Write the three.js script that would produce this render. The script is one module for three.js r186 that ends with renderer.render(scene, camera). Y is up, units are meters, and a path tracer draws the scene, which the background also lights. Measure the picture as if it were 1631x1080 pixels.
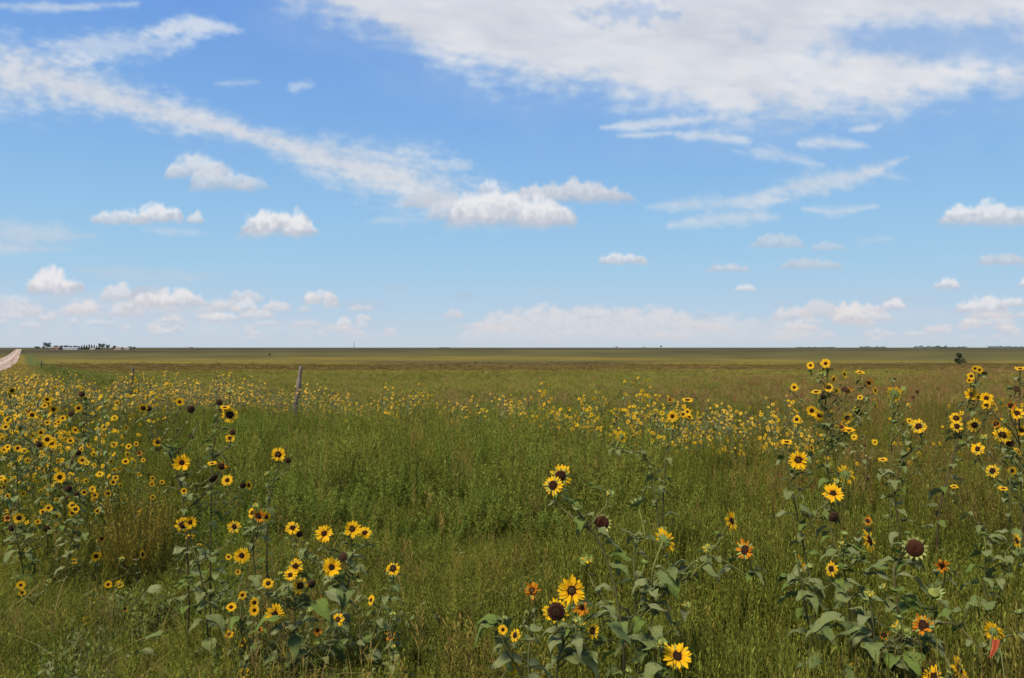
import * as THREE from 'three';
import { mergeGeometries } from 'three/addons/utils/BufferGeometryUtils.js';
import { createNoise2D, createNoise3D } from 'simplex-noise';

// ------------------------------------------------------------------ camera, sky, sun, exposure
const EXPOSURE = 2.6, EYE = 1.58, F = 1242, PITCH = Math.atan(14 / F);
const scene = new THREE.Scene();
const camera = new THREE.PerspectiveCamera(2 * Math.atan(540 / F) * 180 / Math.PI, 1631 / 1080, 0.1, 40000);
camera.position.set(0, EYE, 0);
camera.rotation.x = PITCH;
const renderer = new THREE.WebGLRenderer({ antialias: true });
renderer.toneMapping = THREE.LinearToneMapping;
renderer.toneMappingExposure = EXPOSURE;
renderer.shadowMap.enabled = true;
const sun = new THREE.DirectionalLight(0xffedd0, 2.5);
sun.position.set(-45, 90, 42);
sun.target.position.set(0, 0, -12);
sun.castShadow = true;
sun.shadow.radius = 36;
Object.assign(sun.shadow.camera, { left: -40, right: 40, top: 40, bottom: -40, near: 1, far: 260 });
scene.add(sun, sun.target);

const rng = (seed) => { let s = seed | 0; return () => { s = (s + 0x6d2b79f5) | 0; let t = Math.imul(s ^ (s >>> 15), 1 | s); t = (t + Math.imul(t ^ (t >>> 7), 61 | t)) ^ t; return ((t ^ (t >>> 14)) >>> 0) / 4294967296; }; };
const R0 = rng(12345), n2 = createNoise2D(rng(7)), n2b = createNoise2D(rng(19)), n3 = createNoise3D(rng(23));
const lerp = (a, b, t) => a + (b - a) * t, clamp = (x, a = 0, b = 1) => Math.min(b, Math.max(a, x));
const ss = (a, b, x) => { const t = clamp((x - a) / (b - a)); return t * t * (3 - 2 * t); };
const fbm = (x, y, o, n = n2) => { let s = 0, a = 0.5; for (let i = 0; i < o; i++) { s += a * n(x, y); x = x * 2.03 + 11.7; y = y * 2.03 + 5.3; a *= 0.5; } return s; };
const lin = (c) => (c <= 10.3 ? c / 255 / 12.92 : Math.pow((c / 255 + 0.055) / 1.055, 2.4));

// The sky: clear air by elevation, then clouds placed by direction (in the tangent plane due ahead, 1242 units to the radian).
function makeSky() {
  const W = 4096, H = 2048, data = new Float32Array(W * H * 4);
  const air = [[0, 196, 208, 220], [0.022, 192, 208, 223], [0.05, 181, 206, 228], [0.1, 164, 203, 231], [0.165, 149, 194, 232], [0.28, 127, 174, 229], [0.43, 107, 153, 222], [0.8, 84, 128, 203], [1.6, 66, 106, 182]];
  const clear = (e, out) => { let i = 0; while (i < air.length - 2 && e > air[i + 1][0]) i++; const a = air[i], b = air[i + 1], t = clamp((e - a[0]) / (b[0] - a[0])); for (let c = 0; c < 3; c++) out[c] = lerp(a[c + 1], b[c + 1], t); };
  const sheetEdge = [[430, -20], [500, 14], [575, 44], [655, 80], [760, 122], [830, 140], [950, 148], [1060, 172], [1170, 186], [1290, 190], [1400, 172], [1520, 156], [1640, 138], [1900, 110], [1900, -330], [150, -330]];
  const anvilEdge = [[728, 560], [742, 522], [800, 499], [880, 489], [950, 486], [1030, 489], [1120, 499], [1220, 510], [1310, 526], [1310, 560]];
  const inside = (P, x, y) => {
    let d = 1e9, s = -1;
    for (let i = 0, j = P.length - 1; i < P.length; j = i++) {
      const ex = P[j][0] - P[i][0], ey = P[j][1] - P[i][1], wx = x - P[i][0], wy = y - P[i][1], t = clamp((wx * ex + wy * ey) / (ex * ex + ey * ey));
      d = Math.min(d, Math.hypot(wx - ex * t, wy - ey * t));
      if ((P[i][1] > y) !== (P[j][1] > y) && x < (ex * (y - P[i][1])) / ey + P[i][0]) s = -s;
    }
    return s * d;
  };
  // bands: [alpha, whiteness, roughness of edge, points of x, y, half width]
  const B = (alpha, white, rough, ...p) => ({ ends: 1, alpha, white, rough, p, x0: Math.min(...p.map((q) => q[0] - q[2] * 3)) - 30, x1: Math.max(...p.map((q) => q[0] + q[2] * 3)) + 30, y0: Math.min(...p.map((q) => q[1] - q[2] * 3)) - 20, y1: Math.max(...p.map((q) => q[1] + q[2] * 3)) + 20 });
  const bands = [
    B(0.92, 0.7, 1, [-260, 60, 70], [-90, 108, 55], [60, 122, 46], [180, 156, 30], [300, 188, 24], [400, 214, 15], [480, 238, 24], [560, 262, 44], [640, 288, 52], [720, 312, 50], [790, 326, 38]),
    B(0.6, 0.85, 1.2, [60, 70, 20], [150, 72, 24], [230, 66, 22], [300, 64, 14]),
    B(0.75, 0.95, 1.2, [225, 52, 13], [300, 38, 17], [385, 46, 7]), B(0.6, 0.9, 1.2, [-20, 6, 8], [110, 9, 8], [215, 3, 7]),
    B(0.4, 0.85, 1.3, [340, 133, 5], [410, 128, 7]), B(0.55, 0.95, 1.2, [466, 137, 7], [492, 132, 8]),
    B(0.55, 0.5, 1, [-80, 372, 26], [60, 376, 20], [150, 376, 6]), B(0.4, 0.55, 1, [-60, 396, 8], [110, 396, 6]),
    B(0.35, 0.4, 0.8, [120, 428, 10], [240, 440, 12], [350, 440, 7]), B(0.4, 0.7, 1.2, [230, 366, 6], [330, 371, 6]),
    B(0.68, 0.72, 1.1, [1205, 312, 11], [1290, 292, 20], [1370, 280, 14], [1450, 248, 4]), B(0.6, 0.75, 1.1, [1030, 330, 5], [1110, 324, 13], [1200, 322, 14], [1250, 318, 8]),
    B(0.6, 0.7, 1.1, [1068, 358, 7], [1150, 346, 14], [1240, 346, 9]), B(0.7, 0.9, 1.2, [958, 202, 6], [1040, 197, 9], [1130, 188, 10]), B(0.65, 0.95, 1.2, [985, 216, 4], [1070, 211, 5]),
    B(0.65, 0.85, 1.3, [1080, 212, 8], [1130, 216, 8], [1195, 225, 7]), B(0.65, 0.85, 1.2, [1275, 228, 7], [1330, 226, 11], [1385, 234, 7]), B(0.6, 0.9, 1.3, [1355, 208, 5], [1405, 200, 5]),
    B(0.45, 0.8, 1.4, [1170, 240, 7], [1240, 245, 9], [1310, 262, 6]), B(0.4, 0.8, 1.4, [1380, 270, 8], [1450, 285, 6]), B(0.6, 0.8, 1.1, [1280, 332, 5], [1330, 338, 9], [1400, 328, 4]),
    B(0.4, 0.75, 1.2, [580, 352, 5], [640, 350, 6]), B(0.3, 0.6, 1.2, [1370, 384, 6], [1420, 380, 5]), B(0.4, 0.8, 1.4, [700, 262, 6], [750, 266, 5]),
    B(0.5, 0.6, 0.8, [-200, 500, 30], [60, 505, 34], [250, 510, 30], [480, 525, 18], [600, 535, 8]), B(0.35, 0.5, 1, [60, 478, 12], [200, 486, 14], [330, 500, 10]), B(0.3, 0.6, 1, [1300, 506, 10], [1460, 500, 14], [1660, 502, 14]),
  ];
  const rp = rng(5), puffs = [];
  const P = (cx, base, w, h, white, alpha, hue = 0) => puffs.push({ cx, base, w, h, white, alpha, hue, seed: rp() * 90 });
  for (let i = 0; i < 85; i++) { const y = 480 + 66 * Math.pow(rp(), 0.8), k = 0.5 + (548 - y) / 60; P(-260 + 850 * rp(), y, (16 + 44 * rp()) * k, (8 + 10 * rp()) * k, 0.6 + 0.4 * rp(), 0.5 + 0.4 * rp(), 0.2 + 0.5 * rp()); }
  for (let i = 0; i < 60; i++) { const y = 500 + 46 * Math.pow(rp(), 0.8), k = 0.5 + (548 - y) / 60; P(1260 + 640 * rp(), y, (20 + 55 * rp()) * k, (8 + 14 * rp()) * k, 0.6 + 0.4 * rp(), 0.6 + 0.35 * rp(), 0.4 + 0.5 * rp()); }
  for (let i = 0; i < 26; i++) P(740 + 540 * rp(), 520 + 30 * rp(), 30 + 60 * rp(), 8 + 10 * rp(), 0.75, 0.35, 1);
  for (const a of [[740, 474, 38, 8, 0, 0.45], [630, 460, 38, 6, 0, 0.4], [868, 465, 44, 6, 0.1, 0.35], [575, 488, 90, 12, 0.1, 0.3], [1245, 487, 40, 7, 0.05, 0.4], [940, 508, 40, 7, 0.05, 0.35], [1120, 508, 26, 7, 0, 0.4], [1370, 466, 40, 7, 0.2, 0.3], [1440, 480, 120, 9, 0.2, 0.35],
    [690, 330, 110, 28, 0.35, 0.7], [905, 321, 228, 38, 0.5, 0.92], [742, 348, 130, 36, 0.6, 0.75], [780, 308, 40, 26, 1, 0.7], [812, 358, 220, 60, 0.95, 0.97], [870, 357, 100, 44, 0.85, 0.9], [437, 373, 124, 50, 1, 0.98], [478, 373, 60, 26, 0.9, 0.8], [190, 355, 96, 26, 0.85, 0.8], [252, 353, 84, 33, 0.95, 0.92], [310, 355, 28, 21, 0.8, 0.8],
    [312, 282, 104, 42, 0.75, 0.8], [352, 302, 118, 46, 0.7, 0.72], [400, 300, 60, 20, 0.7, 0.45], [1570, 357, 160, 40, 0.9, 0.93], [993, 420, 88, 20, 0.75, 0.85], [1160, 432, 76, 14, 0.5, 0.7], [1240, 394, 90, 24, 0.5, 0.6], [1320, 398, 60, 14, 0.5, 0.5], [1292, 428, 108, 19, 0.4, 0.65], [1598, 421, 90, 19, 0.4, 0.75],
    [1510, 460, 44, 20, 0.9, 0.9], [1188, 464, 38, 12, 0.85, 0.8], [1640, 456, 40, 14, 0.85, 0.8], [85, 468, 100, 43, 1, 0.98, 0.2], [190, 478, 64, 30, 0.8, 0.8, 0.4], [238, 474, 70, 22, 0.2, 0.7], [272, 489, 132, 34, 0.97, 0.95, 0.4], [132, 500, 56, 26, 0.97, 0.85, 0.8], [30, 501, 90, 22, 0.7, 0.65, 0.7], [440, 495, 52, 18, 0.9, 0.8, 0.7], [376, 498, 22, 12, 0.85, 0.7, 0.7],
    [486, 496, 24, 10, 0.7, 0.6, 0.6], [1423, 493, 42, 23, 1, 0.96, 0.3], [1352, 515, 58, 30, 0.92, 0.9, 0.5], [1565, 498, 98, 30, 1, 0.96, 0.3], [1612, 489, 46, 20, 0.95, 0.9, 0.3], [722, 507, 36, 17, 0.6, 0.65, 0.9], [620, 535, 26, 16, 0.8, 0.75, 1], [245, 527, 24, 13, 0.85, 0.75, 0.9], [540, 527, 60, 12, 0.75, 0.6, 0.9], [490, 520, 60, 12, 0.75, 0.6, 0.9]]) P(...a);
  const col = [0, 0, 0], white = [235, 235, 238], grey = [184, 191, 205], pink = [230, 214, 210];
  for (let row = 0; row < H; row++) {
    const up = ((row + 0.5) / H - 0.5) * Math.PI, sy = Math.sin(up), cy = Math.cos(up), e = Math.max(0, up);
    for (let c0 = 0; c0 < W; c0++) {
      const o = (row * W + c0) * 4, az = ((c0 + 0.5) / W - 0.5) * 2 * Math.PI, dx = Math.cos(az) * cy, dz = Math.sin(az) * cy;
      clear(e, col);
      if (up > -0.002) {
        const far = 1 - ss(0, 0.075, e), ahead = -dz;   // air in front of far clouds
        let X = 1e5, Y = 1e5, near = 0;
        if (ahead > 0.45) { X = 815.5 + (F * dx) / ahead; Y = 554 - (F * sy) / ahead; near = (1 - ss(980, 1500, Math.abs(X - 815.5))) * (1 - ss(120, 420, -Y)); }
        const put = (a, wv, hue = 0) => { a = clamp(a) * (1 - 0.4 * far); for (let k = 0; k < 3; k++) { let v = lerp(grey[k], white[k], clamp(wv)); v = lerp(v, pink[k], hue * 0.6); col[k] = lerp(col[k], v, a); } };
        if (near < 1) {   // the rest of the sky: drifting sheets and fair-weather cloud of about the same cover
          const k = 1 / (sy + 0.12), u = dx * k, v = dz * k, f = fbm(u * 0.9 + 3, v * 1.6, 6), g = fbm(u * 2.4, v * 2.4 + 9, 5, n2b);
          put((1 - near) * 0.85 * ss(0.02, 0.3, f + 0.3 * g), 0.65 + 0.7 * f, 0.2 * far);
          put((1 - near) * 0.8 * far * ss(0.1, 0.35, fbm(az * 14, e * 40, 4, n2b)), 0.7, 0.6);
        }
        if (near > 0) {
          const w1 = fbm(X / 190, Y / 120, 5), w2 = fbm(X / 46 + 31, Y / 30, 5, n2b), fine = fbm(X / 16, Y / 10 + 7, 4);
          if (Y > 470) { const d = inside(anvilEdge, X, Y) + w2 * 14 + w1 * 6; put(near * 0.78 * ss(-7, 10, d) * (1 - 0.45 * ss(505, 556, Y)) * (1 - 0.6 * ss(1080, 1300, X)), 0.78 + 0.5 * fine + 0.35 * w2, 0.85); }
          for (const q of bands) {
            if (X < q.x0 || X > q.x1 || Y < q.y0 || Y > q.y1) continue;
            let best = -1e9;
            for (let i = 0; i < q.p.length - 1; i++) {
              const a = q.p[i], b = q.p[i + 1], ex = b[0] - a[0], ey = b[1] - a[1], t = clamp(((X - a[0]) * ex + (Y - a[1]) * ey) / (ex * ex + ey * ey)), w = lerp(a[2], b[2], t);
              best = Math.max(best, 1 - Math.hypot(X - a[0] - ex * t, Y - a[1] - ey * t) / w);
            }
            const along = fbm(X / 70 + Y / 60, (Y - X * 0.25) / 12, 4);
            const e0 = Math.min(Math.hypot(X - q.p[0][0], (Y - q.p[0][1]) * 2), Math.hypot(X - q.p[q.p.length - 1][0], (Y - q.p[q.p.length - 1][1]) * 2)), len = q.p[q.p.length - 1][0] - q.p[0][0];
            const d = best - 0.55 * (1 - ss(0, 0.32 * len, e0)) + q.rough * (0.46 * w2 + 0.5 * w1 + 0.14 * fine + 0.3 * along);
            put(near * q.alpha * Math.pow(ss(-0.75, 1.0, d), 1.25), q.white + 0.16 * w2 + 0.08 * fine + 0.15 * w1 - 0.1);
          }
          for (const q of puffs) {
            let u = (X - q.cx) / (q.w * 0.5), v = (q.base - Y) / q.h;
            if (u < -1.5 || u > 1.5 || v < -0.5 || v > 1.6) continue;
            const s = q.seed, r = q.w / q.h;
            const wu = fbm(u * r * 0.45 + s, v * 0.9 + s, 5, n2b), wv = fbm(u * r * 0.45 + s + 40, v * 0.9, 5);
            u += (0.5 / Math.max(1.5, r)) * wu; v += 0.26 * wv * ss(0, 0.5, v) + 0.05 * wv;
            const top = Math.pow(Math.max(0, 1 - Math.abs(u) ** 2.4), 0.65) * (0.92 + 0.13 * n2(u * 1.3 + s, s) + 0.08 * n2(u * r * 1.5, s));
            const a = q.alpha * ss(-0.08, 0.26, top - v + 0.04 * n2(u * r * 1.8 + s, v * 3.4 + s) + 0.02 * n2b(u * r * 5, v * 9)) * ss(-0.2, 0.18, v + 0.12 * wu) * ss(1.1, 0.8, Math.abs(u));
            const lump = n2b(u * r * 1.4 + s, v * 2.6 + s) + 0.6 * n2(u * r * 3 + s, v * 5.2);
            put(near * a, q.white * (0.08 + 0.98 * ss(-0.02, 0.62, v + 0.12 * lump)) + 0.24 * wu * (0.3 + q.white) + 0.05 * lump * ss(0.1, 0.5, v) + 0.03, q.hue);
          }
          if (Y < 260) {
            const hole = 1 - ss(0.2, 1.25, Math.hypot((X - 1560) / 270, (Y - 62) / 48) + 0.7 * w1 + 0.3 * w2);
            const hole2 = 1 - ss(0.3, 1.1, Math.hypot((X - 1010) / 80, (Y - 18) / 22) + w2);
            const along = fbm((X + Y * 1.5) / 130, (Y - X * 0.12) / 26, 5);
            put(near * 0.2 * ss(-120, 60, inside(sheetEdge, X, Y) + w1 * 60), 0.6);
            const soft = fbm(X / 260 + 9, Y / 110, 4, n2b), d = inside(sheetEdge, X, Y) + w1 * 34 + w2 * 16 + fine * 5 + along * 16;
            put(near * ss(-26, 44, d) * (0.95 - 0.75 * hole - 0.35 * hole2 + 0.06 * along), 0.62 + 0.3 * soft + 0.1 * w1 + 0.07 * along + 0.03 * w2 + 0.14 * ss(60, 120, Y) * (1 - ss(140, 190, Y)));
          }
        }
        const h = 1 - ss(0, 0.02, e); clear(0, tmp3); for (let k = 0; k < 3; k++) col[k] = lerp(col[k], tmp3[k], 0.75 * h);
      } else { col[0] = 120; col[1] = 122; col[2] = 92; }
      for (let k = 0; k < 3; k++) data[o + k] = lin(col[k]);
      data[o + 3] = 1;
    }
  }
  const t = new THREE.DataTexture(data, W, H, THREE.RGBAFormat, THREE.FloatType);
  t.mapping = THREE.EquirectangularReflectionMapping; t.magFilter = t.minFilter = THREE.LinearFilter; t.needsUpdate = true;
  return t;
}
const tmp3 = [0, 0, 0];
scene.background = scene.environment = makeSky();
scene.backgroundIntensity = scene.environmentIntensity = 1 / EXPOSURE;

// ------------------------------------------------------------------ helpers
const V = (x, y, z) => new THREE.Vector3(x, y, z);
const C = (r, g, b) => new THREE.Color().setRGB(r, g, b);
const counts = {};
const numbered = (n) => { const k = (counts[n] = (counts[n] ?? -1) + 1); return k ? `${n}_${String(k).padStart(3, '0')}` : n; };
function tag(o, label, category, group, kind) { if (label) o.userData.label = label; if (category) o.userData.category = category; if (group) o.userData.group = group; if (kind) o.userData.kind = kind; return o; }
function thing(name, label, category, [x, y, z] = [0, 0, 0], turn = 0, group) { const g = new THREE.Group(); g.name = numbered(name); g.position.set(x, y, z); g.rotation.y = turn; scene.add(g); return tag(g, label, category, group); }
function part(name, geo, m, parent) { const o = new THREE.Mesh(geo, m); o.name = name; o.castShadow = o.receiveShadow = true; parent.add(o); return o; }
function copy(src, label, group) { const o = src.clone(); o.name = numbered(src.name.replace(/_\d+$/, '')); scene.add(o); return tag(o, label, null, group); }
// a mesh builder with vertex colours: quads and triangles given point by point
class MB {
  constructor() { this.p = []; this.c = []; this.uv = []; this.i = []; }
  v(x, y, z, col, u = 0, w = 0) { this.p.push(x, y, z); this.c.push(col[0], col[1], col[2]); this.uv.push(u, w); return this.p.length / 3 - 1; }
  t(a, b, c) { this.i.push(a, b, c); }
  q(a, b, c, d) { this.i.push(a, b, c, a, c, d); }
  geo() {
    const g = new THREE.BufferGeometry();
    g.setAttribute('position', new THREE.Float32BufferAttribute(this.p, 3)); g.setAttribute('color', new THREE.Float32BufferAttribute(this.c, 3)); g.setAttribute('uv', new THREE.Float32BufferAttribute(this.uv, 2));
    g.setIndex(this.i); g.computeVertexNormals(); return g;
  }
  tube(pts, radii, cols, seg = 5, cap = true) {   // pts: Vector3 list; a tapered tube
    const n = pts.length; let prev = null, u = V(1, 0, 0);
    for (let k = 0; k < n; k++) {
      const t = V().subVectors(pts[Math.min(n - 1, k + 1)], pts[Math.max(0, k - 1)]).normalize();
      u.addScaledVector(t, -u.dot(t)); if (u.lengthSq() < 1e-4) u.set(0, 0, 1).addScaledVector(t, -t.z); u.normalize();
      const w = V().crossVectors(t, u), ring = [];
      for (let s = 0; s < seg; s++) { const a = (s / seg) * 2 * Math.PI, cu = Math.cos(a) * radii[k], cw = Math.sin(a) * radii[k]; ring.push(this.v(pts[k].x + u.x * cu + w.x * cw, pts[k].y + u.y * cu + w.y * cw, pts[k].z + u.z * cu + w.z * cw, cols[k], s / seg, k / n)); }
      if (prev) for (let s = 0; s < seg; s++) this.q(prev[s], prev[(s + 1) % seg], ring[(s + 1) % seg], ring[s]);
      prev = ring;
    }
    if (cap) { const e = pts[n - 1], m = this.v(e.x, e.y, e.z, cols[n - 1]); for (let s = 0; s < seg; s++) this.t(prev[s], prev[(s + 1) % seg], m); }
  }
}
// ground profile along the view (metres ahead -> height): level by the road, a shallow valley, a long rise to the horizon
const PROFILE = [[-1e5, 0], [0, 0], [15, -0.06], [36, -0.5], [90, -1.45], [160, -2.6], [257, -3.8], [413, -4.7], [620, -4.75], [850, -3.9], [1080, -2.6], [1600, -0.55], [2600, 0.7], [4200, 1.25], [7000, 1.2], [14000, -2], [1e6, -2]];
const slope = PROFILE.map((p, i) => { const a = PROFILE[Math.max(0, i - 1)], b = PROFILE[Math.min(PROFILE.length - 1, i + 1)]; return (b[1] - a[1]) / (b[0] - a[0]); });
function profile(s) { let i = 0; while (i < PROFILE.length - 2 && s > PROFILE[i + 1][0]) i++; const [x0, y0] = PROFILE[i], [x1, y1] = PROFILE[i + 1], h = x1 - x0, t = (s - x0) / h, t2 = t * t, t3 = t2 * t; return (2 * t3 - 3 * t2 + 1) * y0 + (t3 - 2 * t2 + t) * h * slope[i] + (-2 * t3 + 3 * t2) * y1 + (t3 - t2) * h * slope[i + 1]; }
const ROADX = -2.6, LEAN = 0.627, ACROSS = Math.hypot(1, LEAN);
const fromRoad = (x, z) => (x - ROADX + LEAN * -z) / ACROSS;   // metres to the right of the road's near edge
function height(x, z) {
  const s = -z, r = Math.hypot(x, z), e = fromRoad(x, z);
  let h = profile(s) + ss(8, 60, r) * 0.12 * n2(x / 60, z / 60) + ss(150, 900, r) * 0.5 * n2(x / 700 + 4, z / 500) * (1 - ss(1500, 3000, r));
  h += 0.03 * n2(x / 1.7, z / 1.7) * (1 - ss(20, 60, r)) * ss(0, 2, e);
  h -= 0.35 * ss(0.5, 2.5, e) * (1 - ss(4.5, 8, e)) * ss(18, 40, s);   // the ditch
  if (e < 0 && e > -9.4) h = profile(s) + 0.02;
  return h;
}
const ray = (px, py) => { const v = V((px - 815.5) / F, (540 - py) / F, -1).applyAxisAngle(V(1, 0, 0), PITCH); return v.divideScalar(-v.z); };
const at = (px, py, d) => ray(px, py).multiplyScalar(d).add(V(0, EYE, 0));   // the point d metres ahead seen in that direction
const ground = (px, d) => { const x = ((px - 815.5) / F) * d; return V(x, height(x, -d), -d); };

// ------------------------------------------------------------------ the land
const MAT = (o) => new THREE.MeshStandardMaterial({ roughness: 0.9, side: THREE.DoubleSide, ...o });
const mGround = new THREE.MeshPhysicalMaterial({ vertexColors: true, roughness: 1, side: THREE.DoubleSide, specularIntensity: .08 });
const BANDS = [[0, .060, .058, .022], [14, .075, .076, .026], [30, .098, .104, .026], [55, .098, .106, .026], [85, .098, .100, .026], [105, .098, .096, .025], [128, .082, .062, .024], [262, .080, .064, .024], [315, .125, .106, .022], [460, .118, .102, .023], [560, .092, .086, .027], [900, .086, .081, .029], [1080, .060, .052, .028], [1350, .074, .068, .036], [2000, .060, .064, .034], [3500, .052, .057, .037], [6000, .042, .050, .040], [20000, .06, .066, .054]];
function groundColor(x, z) {
  const s0 = Math.max(0.5, -z), q = x / s0;   // stripes of different growth lie across the slope
  let s = s0 * (1 + 0.27 * n2(q * 1.5 + 5, Math.log(s0) * 1.2) + 0.12 * n2(x / (0.5 * s0 + 30), Math.log(s0) * 5)) * (1 + 0.22 * ss(0.1, 0.6, q) * ss(60, 120, s0) * (1 - ss(500, 900, s0)));
  let i = 0; while (i < BANDS.length - 2 && s > BANDS[i + 1][0]) i++;
  const a = BANDS[i], b = BANDS[i + 1], t = clamp((s - a[0]) / (b[0] - a[0]));
  const c = [lerp(a[1], b[1], t), lerp(a[2], b[2], t), lerp(a[3], b[3], t)];
  const streak = n2(x / (12 + s0 * 0.5), Math.log(s0 + 4) * 16) * 0.5 + n2b(x / (4 + s0 * 0.09), z / (3 + s0 * 0.05)) * 0.3 + n2(x * 1.3, z * 1.3) * 0.25 * (1 - ss(30, 120, s0));
  let m = (1 + 0.36 * streak) * (1 - .12 * ss(120, 600, s0));
  const red = ss(0.1, 0.35, n2(q * 2.2 + 9, Math.log(s0) * 3.1)) * ss(40, 80, s0) * (1 - ss(150, 200, s0)) * ss(0.1, 0.35, q);
  c[0] = lerp(c[0], .115, red * .7) * m; c[1] = lerp(c[1], .075, red * .7) * m; c[2] = lerp(c[2], .04, red * .7) * m;
  const gold = ss(0.15, 0.6, n2b(x / (6 + s0 * .22) + 3, Math.log(s0) * 11)) * ss(300, 340, s) * (1 - ss(480, 560, s)) * 0.5;
  c[0] = lerp(c[0], .22, gold); c[1] = lerp(c[1], .155, gold); c[2] = lerp(c[2], .02, gold);
  const e = fromRoad(x, z);   // green ditch and yellow verge along the road
  const ditch = ss(1, 3, e) * (1 - ss(6, 12, e)) * ss(30, 60, s0) * (1 - ss(500, 900, s0));
  c[0] = lerp(c[0], .06, ditch * .8); c[1] = lerp(c[1], .085, ditch * .8); c[2] = lerp(c[2], .022, ditch * .8);
  const verge = ss(0, .8, e) * (1 - ss(2.2, 4.5, e)) * ss(25, 60, s0) * (1 - ss(500, 900, s0)) * .75;
  c[0] = lerp(c[0], .17, verge); c[1] = lerp(c[1], .13, verge); c[2] = lerp(c[2], .022, verge);
  return c;
}
{
  const radii = [0]; for (let r = 0.6; r < 16000; r *= 1.0235) radii.push(r);
  const az = []; for (let a = -Math.PI; a < Math.PI - 1e-6;) { az.push(a); a += Math.abs(a) < 0.78 ? 0.0023 : 0.05; }
  const mb = new MB(), rows = [];
  for (const r of radii) rows.push(r === 0 ? null : az.map((a) => { const x = r * Math.sin(a), z = -r * Math.cos(a); return mb.v(x, height(x, z), z, groundColor(x, z)); }));
  const o = mb.v(0, height(0, 0), 0, groundColor(0, 0));
  for (let k = 1; k < rows.length; k++) for (let i = 0; i < az.length; i++) { const j = (i + 1) % az.length; if (k === 1) mb.t(o, rows[1][j], rows[1][i]); else mb.q(rows[k - 1][i], rows[k - 1][j], rows[k][j], rows[k][i]); }
  tag(part('ground', mb.geo(), mGround, scene), 'gently rolling prairie pasture running out to a flat horizon', null, null, 'structure');
}
{ // the pale gravel road
  const mb = new MB(), rows = [];
  for (let s = -40; s < 1500; s += s < 60 ? 2 : s < 300 ? 6 : 20) {
    const row = [];
    for (let k = 0; k <= 12; k++) {
      const e = -(k / 12) * 8.6 + (k === 0 || k === 12 ? 0.25 * n2(s / 9, k) : 0), x = ROADX - LEAN * s + e * ACROSS, z = -s, f = k / 12;
      const rut = 0.06 * Math.cos(f * Math.PI * 4) + 0.07 * n2(s / 14, f * 5), edge = k === 0 || k === 12 ? 0.75 : 1;
      row.push(mb.v(x, height(x, z) + 0.03 + 0.12 * Math.sin(f * Math.PI), z, [(.33 + rut) * edge, (.265 + rut) * edge, (.22 + rut) * edge]));
    }
    rows.push(row);
  }
  for (let i = 1; i < rows.length; i++) for (let k = 0; k < 12; k++) mb.q(rows[i - 1][k], rows[i][k], rows[i][k + 1], rows[i - 1][k + 1]);
  tag(part('road', mb.geo(), mGround, scene), 'pale gravel road climbing straight away at the left edge', null, null, 'structure');
}

// ------------------------------------------------------------------ fence posts
const grainTex = (() => {
  const W = 64, H = 256, d = new Uint8Array(W * H * 4);
  for (let y = 0; y < H; y++) for (let x = 0; x < W; x++) { const a = (x / W) * 2 * Math.PI, g = n3(Math.cos(a) * 5, Math.sin(a) * 5, y / 70) * .5 + n3(Math.cos(a) * 11, Math.sin(a) * 11, y / 40) * .35, v = clamp(0.72 + 0.3 * g) * 255, o = (y * W + x) * 4; d[o] = d[o + 1] = d[o + 2] = v; d[o + 3] = 255; }
  const t = new THREE.DataTexture(d, W, H); t.wrapS = t.wrapT = THREE.RepeatWrapping; t.magFilter = THREE.LinearFilter; t.needsUpdate = true; return t;
})();
const mWire = MAT({ vertexColors: true, roughness: .6, metalness: .5 }), mPost = MAT({ vertexColors: true, map: grainTex, bumpMap: grainTex, bumpScale: 0.006, roughness: 1 });
function fencePost(px, d, top, label, r0, path, tone = 1) {
  const b = ground(px, d), t = thing('fence_post', label, 'fence post', [b.x, b.y, b.z], 0, 'old posts of the roadside fence'), pts = [], rad = [], col = [];
  const n = 22, hgt = top - b.y;
  for (let k = 0; k <= n; k++) {
    const f = k / n, i = Math.min(path.length - 2, Math.floor(f * (path.length - 1))), g = f * (path.length - 1) - i;
    pts.push(V(lerp(path[i], path[i + 1], g), -0.1 + f * (hgt + 0.1), 0.03 * Math.sin(f * 5)));
    rad.push(r0 * (1 - 0.34 * f) * (1 + 0.12 * n2(f * 9, px) + (Math.abs(f - 0.76) < 0.035 ? 0.28 : 0)));
    const w = tone * 0.42 + tone * 0.55 * ss(0.4, 0.8, f) + 0.12 * n2(f * 14, 3 + px);
    col.push([.29 * w, .245 * w, .20 * w]);
  }
  const mb = new MB(); mb.tube(pts, rad, col, 9); part('post_shaft', mb.geo(), mPost, t);
  for (const f of [0.42, 0.86]) { const w = new MB(); const k = Math.round(f * n), c = pts[k], ring = []; for (let a = 0; a <= 10; a++) ring.push(V(c.x + Math.cos(a * .63) * rad[k] * 1.12, c.y + .004 * a, c.z + Math.sin(a * .63) * rad[k] * 1.12)); w.tube(ring, ring.map(() => .0022), ring.map(() => [.16, .12, .1]), 4); part('wire_loop', w.geo(), mWire, t); }
}
fencePost(474, 14.4, at(478, 583, 14.4).y, 'weathered grey wooden fence post leaning right in the grass behind sunflowers', 0.053, [0, 0.008, -0.02, -0.035, 0.012, 0.024, 0.06], .72);
fencePost(208, 36.3, at(210, 585, 36.3).y, 'thin dark fence post standing among distant yellow sunflowers', 0.075, [0, 0.03, 0.07, 0.1], .45);
fencePost(66, 205, at(66, 574, 205).y, 'tiny far fence post beside the green ditch near the road', 0.14, [0, 0, 0.02, 0.02], .4);

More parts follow.
